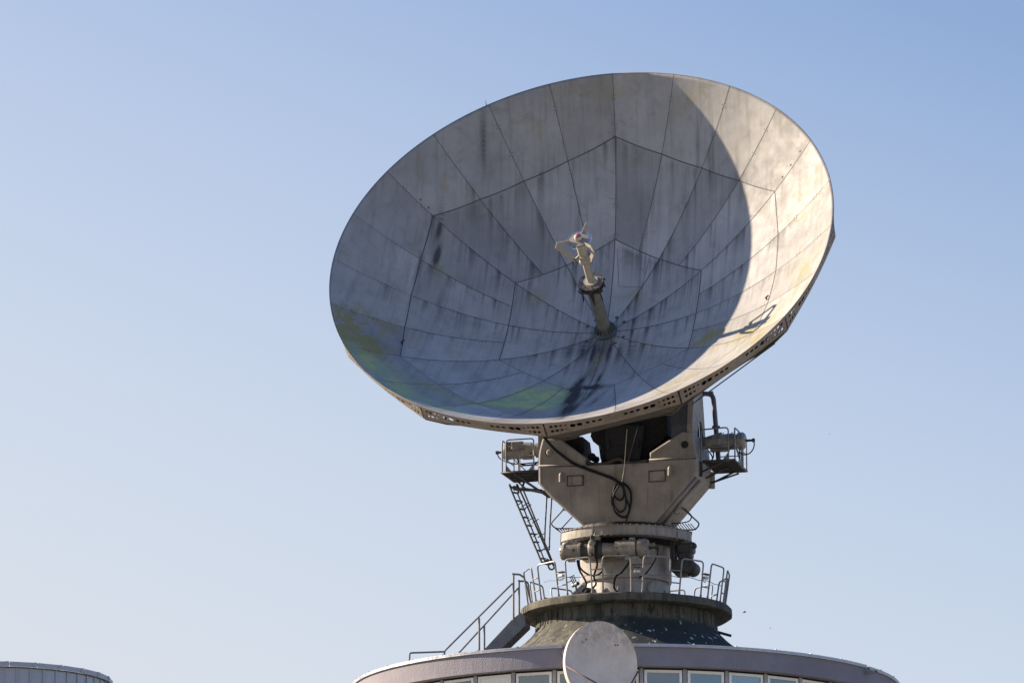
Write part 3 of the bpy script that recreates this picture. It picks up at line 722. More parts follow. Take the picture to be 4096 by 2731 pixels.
m = MB(); m.tube(smooth_curve([o2+ax2*1.58+ZZ*-.03, yp(3016,1785,br_), yp(3006,1805,br_), yp(2990,1816,br_), yp(2972,1817,br_), yp(2955,1806,br_)], 6), .02, 6)
m.tube(smooth_curve([yp(2832,1800,br_), yp(2846,1820,br_), yp(2850,1832,br_), yp(2843,1846,br_)], 6), .022, 6)
m.tube(smooth_curve([yp(2853,1802,br_), yp(2854,1825,br_), yp(2846,1842,br_)], 6), .022, 6); m.build('motor_cable', M_cable, mo2)
# bent pipe behind the right motor
m = MB(); bp = .55
m.tube(fillet([yp(2796,1574,bp), yp(2852,1575,bp), yp(2858,1640,bp), yp(2874,1842,bp)], .22, 6), .072, 14)
m.tube([yp(2838,1577,bp-.02), yp(2853,1574,bp-.02)], .085, 12); m.lathe(yp(2864,1708,bp), ZZ, [(-.03,.12),(.03,.12),(.03,.12),(.03,0)], 20); m.lathe(yp(2864,1708,bp), ZZ, [(-.03,.12),(-.03,0)], 20)
m.tube([yp(2795,1580,bp), yp(2800,1572,bp)], .05, 8)
m.build('vent_pipe', M_pipegrey, rt)

# --- service platforms
def grate(mb, corners, n, across=False):
    A, B, C, D = corners                                           # near-left, near-right, far-right, far-left
    mb.tube([A,B], .03, 6); mb.tube([B,C], .03, 6); mb.tube([C,D], .03, 6); mb.tube([D,A], .03, 6)
    for k in range(1, n):
        t = k/n; p = A.lerp(D,t); q = B.lerp(C,t)
        mb.box((p+q)/2, (q-p).length, .012, .05, (q-p), BY)
    for k in range(1, 26):
        t = k/26; p = A.lerp(B,t); q = D.lerp(C,t)
        mb.box((p+q)/2+ZZ*.015, .011, (q-p).length, .03, UY, (q-p))
    mb.prism([A+ZZ*.03, B+ZZ*.03, C+ZZ*.03, D+ZZ*.03], ZZ*.006)
# left
b0, b1 = -.75, .65
uA = ub(2007,1890,b0)[0]; zA = ub(2007,1890,b0)[1]
uW = ub(2153,1884,b0)[0]
fl = [Yk(uA,b0,zA), Yk(uW,b0,zA), Yk(uW,b1,zA), Yk(uA,b1,zA)]
m = MB(); grate(m, fl, 5); spl = m.build('service_platform', M_steel, rt)
def rail_h(pts, b, r=.022): return pts
m = MB()
m.tube(fillet([Yk(uA+.13,b0,zA), Yk(uA+.13,b0,zA+.98), Yk(uA+.98,b0,zA+.98), Yk(uA+.98,b0,zA)], .10), .022, 8); m.tube([Yk(uA+.13,b0,zA+.48), Yk(uA+.98,b0,zA+.48)], .018, 6)
m.tube(fillet([Yk(uA,b0+.05,zA), Yk(uA,b0+.05,zA+.98), Yk(uA,b1-.05,zA+.98), Yk(uA,b1-.05,zA)], .10), .022, 8); m.tube([Yk(uA,b0+.05,zA+.48), Yk(uA,b1-.05,zA+.48)], .018, 6)
m.tube(fillet([Yk(uA+.13,b1,zA), Yk(uA+.13,b1,zA+.98), Yk(uA+.98,b1,zA+.98), Yk(uA+.98,b1,zA)], .10), .022, 8); m.tube([Yk(uA+.13,b1,zA+.48), Yk(uA+.98,b1,zA+.48)], .018, 6)
m.prism([Yk(uA+.13,b0,zA+.02), Yk(uA+.30,b0,zA+.02), Yk(uA+.14,b0,zA+.22)], BY*.02); m.prism([Yk(uA+.98,b0,zA+.02), Yk(uA+.80,b0,zA+.02), Yk(uA+.97,b0,zA+.22)], BY*.02)
m.tube([Yk(uA+.5,b0+.2,zA+.5), Yk(uA+.5,b0+.2,zA)], .02, 6); m.tube([Yk(uA+.05,b0+.2,zA+.7), Yk(uA+.7,b0+.4,zA+.03)], .016, 6)
m.build('platform_rail', M_rail, spl)
m = MB()
for b in (b0+.1, b1-.05): m.tube([Yk(uA+.35,b,zA-.02), Yk(uW-.02,b,zA-.55)], .03, 6)
m.tube([Yk(uA+.3,b1,zA-.03), Yk(uA+.35,b1-.4,zA-.3), Yk(uW+.3,-.1,zA-.62)], .035, 6); m.tube([Yk(uA+.2,-.1,zA-.05), Yk(uA+.55,-.1,zA-.38), Yk(uW+.3,-.3,zA-.58)], .03, 6)
m.box(Yk(uA+.62,-.1,zA-.42), .9, .10, .08, UY+ZZ*-.12, BY)
m.build('platform_brace', M_steel, spl)
# right
b0r, b1r = -.62, 1.10
uR, zR = ub(2937,1838,b0r); uL = ub(2812,1850,b0r)[0]
fl = [Yk(uL,b0r,zR), Yk(uR,b0r,zR), Yk(uR,b1r,zR), Yk(uL,b1r,zR)]
m = MB(); grate(m, fl, 6); spr = m.build('service_platform', M_steel, rt)
m = MB()
m.tube(fillet([Yk(uL-.05,b0r,zR-.02), Yk(uL-.05,b0r,zR+.95), Yk(uR-.17,b0r,zR+.98), Yk(uR-.17,b0r,zR)], .12), .022, 8); m.tube([Yk(uL-.05,b0r,zR+.42), Yk(uR-.17,b0r,zR+.42)], .018, 6)
m.tube(fillet([Yk(uR,b0r+.1,zR), Yk(uR,b0r+.1,zR+.98), Yk(uR,b0r+.75,zR+.98), Yk(uR,b0r+.75,zR)], .08), .022, 8)
m.tube(fillet([Yk(uR,b0r+1.0,zR), Yk(uR,b0r+1.0,zR+.98), Yk(uR,b1r-.05,zR+.98), Yk(uR,b1r-.05,zR)], .08), .022, 8)
m.tube([Yk(uR,b0r,zR+.48), Yk(uR,b1r-.05,zR+.48)], .018, 6)
m.tube(fillet([Yk(uR-.12,b1r,zR), Yk(uR-.12,b1r,zR+.98), Yk(uL+.1,b1r,zR+.98), Yk(uL+.1,b1r,zR)], .1), .022, 8); m.tube([Yk(uR-.12,b1r,zR+.48), Yk(uL+.1,b1r,zR+.48)], .018, 6)
m.prism([Yk(uR-.17,b0r,zR+.02), Yk(uR-.35,b0r,zR+.02), Yk(uR-.18,b0r,zR+.24)], BY*.02)
m.prism([Yk(uR,b0r+.75,zR+.02), Yk(uR,b0r+.5,zR+.02), Yk(uR,b0r+.75,zR+.24)], UY*.02)
m.tube([Yk(uR-.5,b0r+.5,zR+.42), Yk(uR-.1,b0r+.8,zR+.55)], .03, 6); m.tube([Yk(uR-.05,b0r+.3,zR+.6), Yk(uR-.02,b0r+1.0,zR+.1)], .03, 6)
m.build('platform_rail', M_rail, spr)
for a_, b_, r in [((uL+.55,b,zR-.03),(uL-.12,b,zR-.32),.028) for b in (b0r+.08, .25, b1r-.1)]+[((uL-.1,b1r-.3,zR-.36),(uR-.25,b1r,zR-.05),.03)]:
    m = MB(); m.tube([Yk(*a_), Yk(*b_)], r, 6); m.build('brace_strut', M_steel, spr)
m = MB(); m.box(Yk(uL-.08,b0r+.1,zR-.2), .08, .1, .45, UY, BY); m.build('platform_bracket', M_steel, spr)

# --- ladder hung under the left platform
lb = .15
def lp(x, y, b=lb): return yp(x, y, b)
m = MB()
m.tube(smooth_curve([lp(2075,1972), lp(2069,1952), lp(2058,1945), lp(2048,1951), lp(2046,1961), lp(2170,2255)], 8), .028, 8)
m.tube(smooth_curve([lp(2069,1950), lp(2080,1960), lp(2214,2300 if False else 2262)], 6), .026, 8)
m.tube([lp(2069,1970,.2), lp(2182,2250,.2)], .022, 8)
m.tube(smooth_curve([lp(2080,1956,.75), lp(2090,1957,.75), lp(2096,1966,.75), lp(2213,2254,.75), lp(2217,2266,.75), lp(2210,2276,.75), lp(2199,2274,.75), lp(2193,2262,.6)], 8), .026, 8)
lad = m.build('access_ladder', M_steel, rt)
for k in range(9):
    t = k/8; a = lp(2052+t*112, 1968+t*264); bb = lp(2072+t*110, 1972+t*262, .45)
    m = MB(); m.box((a+bb)/2, (bb-a).length, .20, .03, bb-a, BY+ZZ*.3); m.build('rung', M_steel, lad)
m = MB()
for (x, y) in ((2077,2015),(2097,2020),(2110,2026),(2119,2078),(2140,2084),(2143,2138),(2162,2142),(2166,2200),(2186,2192)):
    m.tube([lp(x-10,y+6,.3), lp(x+14,y-9,.75)], .016, 6)
m.prism([lp(2167,2252), lp(2190,2236,.2), lp(2214,2252,.75), lp(2195,2262,.75)], ZZ*.03); m.build('ladder_brace', M_steel, lad)
m = MB(); m.tube([yp(2188,1975,.3), yp(2180,2120,.3), yp(2178,2185,.3)], .022, 8); m.tube([yp(2207,1990,.6), yp(2200,2100,.6), yp(2197,2196,.6)], .022, 8)
m.box(yp(2178,2184,.3), .05,.05,.05); m.box(yp(2197,2196,.6), .05,.05,.05); m.build('hanger_rod', M_steel, rt)

# --- folding step frames either side of the ring
def step(pxs, slats, b):
    mb = MB()
    for pl_, r in pxs: mb.tube(fillet([yp(x,y,b+db) for x, y, db in pl_], .12), r, 7)
    for (x, y, x2, y2) in slats: mb.tube([yp(x,y,b), yp(x2,y2,b+.5)], .014, 5)
    return mb.build('step_frame', M_steel, rt)
step([([(2257,2034,0),(2202,2094,0),(2222,2113,0),(2320,2113,0),(2335,2103,0)], .020), ([(2289,2066,.4),(2243,2116,.4)], .018), ([(2222,2113,0),(2247,2130,.5),(2320,2122,.5)], .016), ([(2250,2030,-.05),(2262,2040,.05)], .03)],
     [(2229+11*k,2114,2243+11*k,2128) for k in range(8)], -.2)
step([([(2714,2015,-.3),(2722,2024,-.3),(2800,2094,0),(2782,2118,0),(2690,2120,0),(2640,2092,-.2)], .022), ([(2735,2030,0),(2768,2062,0),(2760,2083,0),(2730,2090,0),(2660,2093,0)], .018), ([(2720,2000,-.3),(2738,2026,0)], .02), ([(2712,2010,-.3),(2730,1985,-.3),(2760,1975,0)], .014)],
     [(2686+11*k,2093,2706+11*k,2118) for k in range(8)], .35)
m = MB(); m.tube(smooth_curve([yp(2712,2018,-.6), yp(2698,2045,-.6), yp(2706,2057,-.6), yp(2720,2050,-.6)], 6), .012, 6); m.build('step_chain', M_rod, rt)

# --- azimuth motors
ba = -1.98; o = yp(2262, 2207, ba); ax = UY
def exa(mb):
    lugs(mb, o, ax, .26, (1.72,1.92))
    mb.box(o+ax*2.0+ZZ*.28, .16, .16, .08, UY, HY, bev=.01)
    mb.box(o+ax*2.02+ZZ*-.30, .40, .34, .10, UY, HY, bev=.01); mb.box(o+ax*2.15+ZZ*-.40, .26, .3, .14, UY, HY)
    mb.lathe(o, ax, [(.50,.203),(.715,.213)], 32, mi=1); mb.lathe(o, ax, [(.955,.245),(1.05,.275),(1.148,.225)], 32, mi=1); mb.lathe(o, ax, [(2.135,.237),(2.185,.237)], 32, mi=1)  # darker bands between the raised rings of the motor
    for k in range(12):
        a_ = k*PI/6; mb.lathe(o+ax*2.435+(ZZ*math.cos(a_)+HY*math.sin(a_))*.25, ax, [(0,.016),(.03,.016),(.03,0)], 6, mi=1, smooth=False); mb.lathe(o+ax*-.085+(ZZ*math.cos(a_)+HY*math.sin(a_))*.215, -ax, [(0,.018),(.03,.018),(.03,0)], 6, mi=1, smooth=False)
    mb.box(o+ax*.30+HY*.235, .05, .03, .07, UY, HY, mi=1); mb.box(o+ax*1.6+HY*.262, .03, .02, .03, UY, HY, mi=1); mb.box(o+ax*1.62+HY*.2+ZZ*-.17, .03, .04, .07, UY, HY, mi=1)
    mb.box(o+ax*.86+ZZ*.10, .10, .62, .62, UY, HY, bev=.03, mi=1); mb.box(o+ax*.94+ZZ*.34+HY*.1, .26, .22, .14, UY, HY, bev=.03); mb.tube([o+ax*.80+ZZ*.2+HY*.15, o+ax*.92+ZZ*.46+HY*.1, o+ax*1.03+ZZ*.40+HY*.05], .035, 8)
    mb.lathe(o+ax*.87+ZZ*.17+HY*.22, HY, [(0,.10),(.10,.10),(.10,.10),(.12,.06),(.12,0)], 16)
    for (a_, z_, s_) in ((.16,.27,.14),(.02,.25,.10),(.30,.24,.10),(-.05,.10,.09),(.42,.22,.07)): mb.box(o+ax*a_+ZZ*z_, s_*1.5, .2, s_, UY, HY, bev=.02)
    mb.sphere(o+ax*.1+ZZ*.22, .13, sq=(1.5,1,.7)); mb.box(o+ax*.18+ZZ*-.24, .2, .2, .1, UY, HY, bev=.01); mb.box(o+ax*1.75+HY*.245, .10, .02, .14, UY, HY)
    for k in range(10):
        a_ = k*2*PI/10; mb.lathe(o+ax*.92+(ZZ*math.cos(a_)+HY*math.sin(a_))*.30, ax, [(0,.022),(.03,.022),(.03,0)], 6, smooth=False)
    mb.box(o+ax*1.0+BY*.45+ZZ*-.05, 1.1, .5, .35, UY, HY)
mo = motor(o, ax, [(-.16,0),(-.16,.12),(-.13,.20),(-.08,.235),(-.08,.235),(0,.245),(0,.245),(.01,.225),(.42,.225),(.42,.225),(.43,.25),(.48,.25),(.48,.25),(.50,.20),(.72,.21),(.74,.30),(.80,.33),(.80,.33),(.92,.33),(.92,.33),(.95,.24),(1.05,.27),(1.15,.22),(1.15,.22),(1.50,.19),(1.50,.19),(1.52,.26),(2.13,.26),(2.13,.26),(2.14,.235),(2.18,.235),(2.18,.235),(2.19,.275),(2.42,.275),(2.42,.275),(2.48,.23),(2.50,.10),(2.50,0)], exa, 'azimuth_motor')
m = MB(); m.lathe(o+ax*2.49, ax, [(0,.05),(.06,.05),(.06,.05),(.06,.035),(.20,.035),(.20,.035),(.20,.065),(.30,.065),(.30,0)], 14); m.build('shaft', M_motordark, mo)
m = MB(); e = o+ax*2.74
m.tube(smooth_curve([e+ZZ*-.03, e+ZZ*-.2+UY*.0, e+ZZ*-.45-UY*.12, e+ZZ*-.72-UY*.32, e+ZZ*-.85-UY*.55], 6), .022, 7)
m.tube(smooth_curve([o+ax*.95+ZZ*.1+HY*.34, o+ax*.97+ZZ*-.2+HY*.36, o+ax*1.0+ZZ*-.45+HY*.2, o+ax*.85+ZZ*-.75, o+ax*.9+ZZ*-1.0, o+ax*.6+ZZ*-1.25], 6), .03, 7)
m.tube(smooth_curve([o+ax*.4+ZZ*-.25, o+ax*.45+ZZ*-.5, o+ax*.7+ZZ*-.7, o+ax*.95+ZZ*-.72, o+ax*1.1+ZZ*-.62], 6), .028, 7)
m.tube(smooth_curve([o+ax*.35+ZZ*-.25, o+ax*.42+ZZ*-.55, o+ax*.62+ZZ*-.95, o+ax*.5+ZZ*-1.2], 6), .03, 7)
m.tube(smooth_curve([o+ax*1.9+ZZ*-.4, o+ax*1.7+ZZ*-.7+HY*.1, o+ax*1.5+ZZ*-.8, o+ax*1.45+ZZ*-1.1, o+ax*1.55+ZZ*-1.25], 6), .03, 7)
m.build('motor_cable', M_cable, mo)
o3 = yp(2742, 2208, -.55)
def exb(mb):
    mb.box(o3+ZZ*.10+UY*.02, .50, .45, .30, UY, BY, bev=.07); mb.box(o3+ZZ*.20+UY*.22, .18, .3, .14, UY, BY, bev=.04); mb.box(o3+ZZ*-.10+UY*.0, .44, .40, .24, UY, BY, bev=.08)
    mb.box(o3+UY*-.28+ZZ*.05+HY*.1, .03, .4, .72, UY, BY); mb.box(o3+UY*-.36+ZZ*-.1, .1, .5, .9, UY, BY); mb.sphere(o3+UY*-.06+ZZ*.28+HY*.15, .10); mb.sphere(o3+UY*.3+ZZ*.14+HY*.12, .07)
    mb.box(o3+ZZ*-.42+UY*-.12, .5, .5, .40, UY, BY, bev=.05); mb.box(o3+ZZ*-.66+UY*-.1, .35, .4, .06, UY, BY)
mo3 = motor(o3+ZZ*-.46+UY*.14+BY*.1, HY, [(-.3,.21),(.26,.21),(.26,.21),(.30,.19),(.30,.19),(.32,.10),(.32,0)], exb, 'azimuth_motor', M_motordark)

# ------------------------------------------------------------------ the reflector
DC = Vector((1.93517, 125.5, 34.56611)); DR = 7.434; DD = 3.65
n_ = Vector((-0.2228111, -0.8074345, 0.5462643)).normalized(); u_ = Vector((0.963971, -0.266007, 0)).normalized(); v_ = n_.cross(u_)
if v_.z < 0: v_ = -v_
DV = DC - n_*DD                                                   # vertex
DM = Matrix(((u_.x,v_.x,n_.x,DV.x),(u_.y,v_.y,n_.y,DV.y),(u_.z,v_.z,n_.z,DV.z),(0,0,0,1)))
def dp(r, th, off=0.0): return DM @ Vector((r*DR*math.cos(th), r*DR*math.sin(th), DD*r*r + off))
def dl(x, y, z): return DM @ Vector((x, y, z))
def hex1(d): x = (d % 60)-30; x = abs(x); return .437*((.866/math.cos(R_(30-x))) if True else 1)
def ring1(d): return .440*.866/math.cos(R_(((d-30) % 60)-30))
def ring2(d): return .808*.866/math.cos(R_(((d-30) % 60)-30)) + .037*math.cos(R_(((d-30) % 60)-30)*3)*1.0 if False else .807-.070*math.sin(R_((d-30) % 60)*3)
r2k = [.807,.752,.736,.752,.807]
def ring2(d):
    x = ((d-30) % 60)/15; i = min(3, int(x)); f = x-i; a = r2k[i]; b = r2k[i+1]
    # straight joint lines between the knots
    th0 = R_(0); th1 = R_(15); fx = R_(15*f)
    return a*b*math.sin(th1)/(a*math.sin(fx)+b*math.sin(th1-fx)) if True else a
NT_ = 576; K1, K2, K3 = 18, 22, 20
rows = []
def rowr(i, d):
    if i <= K1: return max(.012, ring1(d)*i/K1)
    if i <= K1+K2: a, b = ring1(d), ring2(d); return a+(b-a)*(i-K1)/K2
    a = ring2(d); return a+(1-a)*(i-K1-K2)/K3
NI = K1+K2+K3
degs = [360*k/NT_ for k in range(NT_)]
XY = np.zeros((NI+1, NT_, 2))
for i in range(NI+1):
    for k, d in enumerate(degs):
        r = rowr(i, d)*DR; XY[i,k] = (r*math.cos(R_(d)), r*math.sin(R_(d)))
vs = []
for i in range(NI+1):
    for k in range(NT_):
        x, y = XY[i,k]; vs.append((x, y, DD*(x*x+y*y)/DR**2))
fs = []; pid = []
def panel_id(i, d):
    if i < K1: return int(d//30)
    if i < K1+K2: return 100+int(d//15)
    return 200+int(d//15)
for i in range(NI):
    for k in range(NT_):
        fs.append((i*NT_+k, i*NT_+(k+1) % NT_, (i+1)*NT_+(k+1) % NT_, (i+1)*NT_+k)); pid.append(panel_id(i, degs[k]+.1))
nfront = len(fs); nv = len(vs)
# rim lip and back skin
TH = .10
for i in range(NI+1):
    for k in range(NT_):
        x, y = XY[i,k]; vs.append((x, y, DD*(x*x+y*y)/DR**2-(TH if i < NI-2 else (.05 if i < NI else .014))))
for i in range(NI):
    for k in range(NT_):
        fs.append((nv+i*NT_+k, nv+(i+1)*NT_+k, nv+(i+1)*NT_+(k+1) % NT_, nv+i*NT_+(k+1) % NT_))
for k in range(NT_):
    a = NI*NT_+k; b = NI*NT_+(k+1) % NT_; fs.append((a, b, nv+b, nv+a))
me = bpy.data.meshes.new('reflector'); me.from_pydata(vs, [], fs)
mi = [0]*nfront+[2]*(NI*NT_)+[3]*NT_
# joint lines: thin strips 4 mm proud of the paint
bmv = []; bmf = []; bmi = []
def strip(pts, wd, mi_):
    """pts: local aperture (x,y) points along a joint"""
    o_ = len(vs)+len(bmv)
    for j, p in enumerate(pts):
        a = pts[max(j-1,0)]; b = pts[min(j+1,len(pts)-1)]; tx, ty = b[0]-a[0], b[1]-a[1]; L = math.hypot(tx,ty) or 1
        for s in (-1,1):
            x = p[0]-ty/L*wd/2*s; y = p[1]+tx/L*wd/2*s; bmv.append((x, y, DD*(x*x+y*y)/DR**2+.006))
    for j in range(len(pts)-1): bmf.append((o_+2*j, o_+2*j+1, o_+2*j+3, o_+2*j+2)); bmi.append(mi_)
P2 = lambda r, d: (r*DR*math.cos(R_(d)), r*DR*math.sin(R_(d)))
for d in range(0, 360, 15):
    r1, r2 = ring1(d), ring2(d)
    if d % 30 == 0: strip([P2(.048+(r1-.048)*j/20, d) for j in range(21)], .022, 1)
    strip([P2(r1+(r2-r1)*j/16, d) for j in range(17)], .018, 1)
    low = 195 < d < 300
    faint = low or d in (0,15,345,330,165,180,195)
    strip([P2(r2+(.999-r2)*j/14, d) for j in range(15)], .012 if faint else .014, 4 if faint else 1)
for rg, wd in ((ring1, .024), (ring2, .024)):
    for s in range(0, 360, 60):
        lowseg = 210 <= s+30 <= 300
        strip([P2(rg(s+30+j), s+30+j) for j in range(61)], wd*(.6 if lowseg else 1), 4 if (lowseg and rg is ring2) else 1)
# access patch above the hub
pt_ = [P2(.40,88.5), P2(.235,83), P2(.25,60), P2(.385,67)]
for j in range(3):
    a, b = pt_[j], pt_[j+1]; strip([(a[0]+(b[0]-a[0])*q/8, a[1]+(b[1]-a[1])*q/8) for q in range(9)], .014, 4)
# bolt heads in groups of four along the joints, holes round the hub
def dot(x, y, r, mi_):
    o_ = len(vs)+len(bmv); n = 6
    for q in range(n):
        xx = x+r*math.cos(2*PI*q/n); yy = y+r*math.sin(2*PI*q/n); bmv.append((xx, yy, DD*(xx*xx+yy*yy)/DR**2+.008))
    bmf.append(tuple(o_+q for q in range(n))); bmi.append(mi_)
for d in range(0, 360, 15):
    for rr in (.46, .57, .72 if d % 30 else .60, .84, .93):
        if random.random() < .35: continue
        x, y = P2(rr+random.uniform(-.01,.01), d)
        for sx in (-1,1):
            for sy in (-1,1): dot(x+sx*.045, y+sy*.045, .013, 1)
for d, rr in ((149,.87),(149,.835),(31,.95),(31,.90),(31,.855)): dot(*P2(rr,d), .028, 1)
for d in range(5, 360, 30):
    if d % 90 != 5: dot(*P2(.085, d), .06, 1)
me.clear_geometry(); me.from_pydata(vs+bmv, [], fs+bmf)
me.polygons.foreach_set('material_index', mi+bmi)
me.polygons.foreach_set('use_smooth', [True]*len(mi)+[False]*len(bmi))
# wear of the paint as point values
NVt = len(me.vertices); co = np.array(vs+bmv)[:, :2]
def polar(x, y): return np.hypot(x,y)/DR, np.degrees(np.arctan2(y,x)) % 360
rg1 = np.array([ring1(d) for d in np.arange(0,360,.5)]); rg2 = np.array([ring2(d) for d in np.arange(0,360,.5)])
def pidv(x, y):
    r, d = polar(x, y); ix = (d*2).astype(int) % 720; a, b = rg1[ix], rg2[ix]
    ring = np.where(r < a, 0, np.where(r < b, 1, 2)); sec = np.where(ring == 0, d//30, d//15)
    return ring*100+sec
p0 = pidv(co[:,0], co[:,1]); dist = np.full(NVt, 9.0)
for st in np.arange(.02, 2.0, .03):                                # rain carries dirt straight down from each joint
    pq = pidv(co[:,0], co[:,1]+st); hit = (pq != p0) & (dist > 8); dist[hit] = st
rr_, dd_ = polar(co[:,0], co[:,1])
ringchg = np.exp(-dist/.55)
cen = np.exp(-(rr_/.5)**2); left = np.clip(-(co[:,0])/DR+.55, 0, 1)
dirt = ringchg*np.where(rr_ < .83, 1.0, .35)*(.70+.75*cen)
dirt *= np.where((co[:,1] < -.1*DR) & (rr_ > .30), .45, 1.0); dirt = np.where(co[:,1] < -.62*DR, dirt*.4, dirt)
def blob(x, y, sx, sy, rot=0):
    c, s = math.cos(rot), math.sin(rot); dx = co[:,0]-x; dy = co[:,1]-y
    X = (dx*c+dy*s)/sx; Y = (-dx*s+dy*c)/sy; return np.exp(-(X*X+Y*Y))
def fromr(r, d): return P2(r, d)
lich = np.zeros(NVt)
for (r,d,sx,sy,k) in ((.95,201,.5,.85,1.7),(.93,208,.6,.6,1.4),(.80,197,.5,.4,.35),(.70,165,.5,.4,.4),(.85,140,.7,.35,.35),(.90,112,.9,.3,.2),(.95,92,1.4,.3,.2),(.93,70,.6,.25,.35),(.9,20,.5,.9,.35),(.95,345,.35,1.3,.45),(.93,325,.7,.7,.8),(.955,310,.9,.45,1.0),(.97,290,1.6,.2,.9),(.97,255,1.8,.16,.7),(.502,337,.5,.3,1.2),(.705,331,.7,.35,.9),(.873,352,.35,.8,.4),(.81,335,.5,.6,.9),(.666,306,.9,.25,.9),(.73,300,.5,.2,.7),(.68,318,.35,.2,.6),(.60,205,.5,.3,.3),(.75,238,1.2,.12,.7),(.82,225,.9,.25,.35),(.34,150,.2,.3,.5),(.20,60,.4,.3,.5),(.22,330,.3,.2,.2)):
    x, y = fromr(r, d); lich += k*blob(x, y, sx, sy)
lich += .10*(rr_ > .7)
green = np.zeros(NVt)
for (x, y, sx, sy, k, ro) in ((-1.45,-3.35,.75,.42,1.3,.55),(-.85,-3.65,.55,.45,1.3,.3),(-1.95,-4.25,.65,.33,1.3,.5),(-1.2,-4.2,.5,.4,1.0,.4),(-.75,-4.3,.35,.45,.8,0),(-5.9,-3.9,.8,.4,.5,-.6),(-5.2,-4.6,1.0,.45,.65,-.7),(-4.3,-5.6,1.0,.4,.6,-.5),(-3.6,-4.6,.8,.3,.3,-.5),(-3.2,-5.9,.9,.25,.45,-.4)):
    green += k*blob(x, y, sx, sy, ro)
green = np.where((dd_ > 258) & (dd_ < 330) & (rr_ > .5), green*.6, green)
oil = np.zeros(NVt)
for (r,d,sx,sy,k,ro) in ((.36,262,.13,.50,1.5,-.15),(.48,265,.22,.55,1.5,-.1),(.63,268,.24,.60,1.3,.05),(.75,269,.2,.5,.7,.1),(.385,270.5,.50,.11,1.5,.08),(.31,275,.07,.45,1.0,-.1),(.47,272,.09,.7,1.0,-.15),(.52,277,.08,.7,.7,-.2),(.10,268,.22,.55,.9,0),(.13,235,.10,.55,1.0,0),(.15,300,.10,.5,.9,0),(.13,255,.07,.6,1.0,0),(.13,285,.07,.6,1.0,0),(.17,220,.08,.5,.8,0),(.17,315,.08,.5,.8,0),(.26,268,.18,.6,.5,0)):
    x, y = fromr(r, d); oil += k*blob(x, y, sx, sy, ro)
drip = np.zeros(NVt)
for (x, y, sx, sy, k) in ((-5.0,2.05,.045,1.1,1.8),(-5.38,.85,.05,.65,1.4),(-4.78,.5,.05,.7,1.0),(-3.88,5.6,.07,.75,.9),(5.25,2.3,.05,.6,.5),(5.4,1.2,.05,.5,.4),(-.02,5.9,.05,.6,.35),(.25,5.6,.06,.5,.3),(2.6,5.3,.06,.7,.5),(3.1,4.9,.05,.6,.5),(-2.2,5.0,.05,.6,.35),(3.9,4.4,.08,.6,.4)):
    drip += k*blob(x, y, sx, sy)
brown = blob(*P2(.172,267.5), .13, .55, -.12)*1.6
pale = np.clip(np.exp(-((rr_-.3)/.25)**2)*1.1, 0, 1)
for nm, arr in (('dirt', dirt), ('lichen', lich), ('oil', oil), ('brown', brown), ('pale', pale), ('green', green), ('drip', drip)):
    at_ = me.attributes.new(nm, 'FLOAT', 'POINT'); at_.data.foreach_set('value', arr.astype(np.float32))
rng = random.Random(3); tones = {}
fa = me.attributes.new('tone', 'FLOAT', 'FACE'); tv = []
for q in pid: tones.setdefault(q, rng.uniform(.82, 1.10)); tv.append(tones[q])
tv += [1.0]*(len(me.polygons)-len(tv)); fa.data.foreach_set('value', np.array(tv, np.float32))
for mm in (M_dish, M_seam, M_steel, M_rimedge, M_seamfaint): me.materials.append(mm)
ref = bpy.data.objects.new('reflector', me); sc.collection.objects.link(ref); ref.parent = rt
ref.matrix_local = wm[rt.name].inverted() @ DM; wm[ref.name] = DM.copy()
# small fittings on the reflecting face
for (r, d) in ((.775,203.5), (.735,347.5)):
    m = MB(); p = dp(r, R_(d), .0); m.tube([p, p+n_*.07], .02, 6); m.tube([p+n_*.07-u_*.03, p+n_*.07+u_*.05+v_*.10], .022, 6); m.build('lifting_lug', M_black, ref)
m = MB(); p = dp(1.0, R_(120.5)); m.tube([p-n_*.05, p+n_*.02+v_*.1-u_*.03], .012, 5); m.tube([p, p+n_*.15-u_*.0+v_*.05], [.014,.006], 5); m.build('lightning_spike', M_steel, ref)

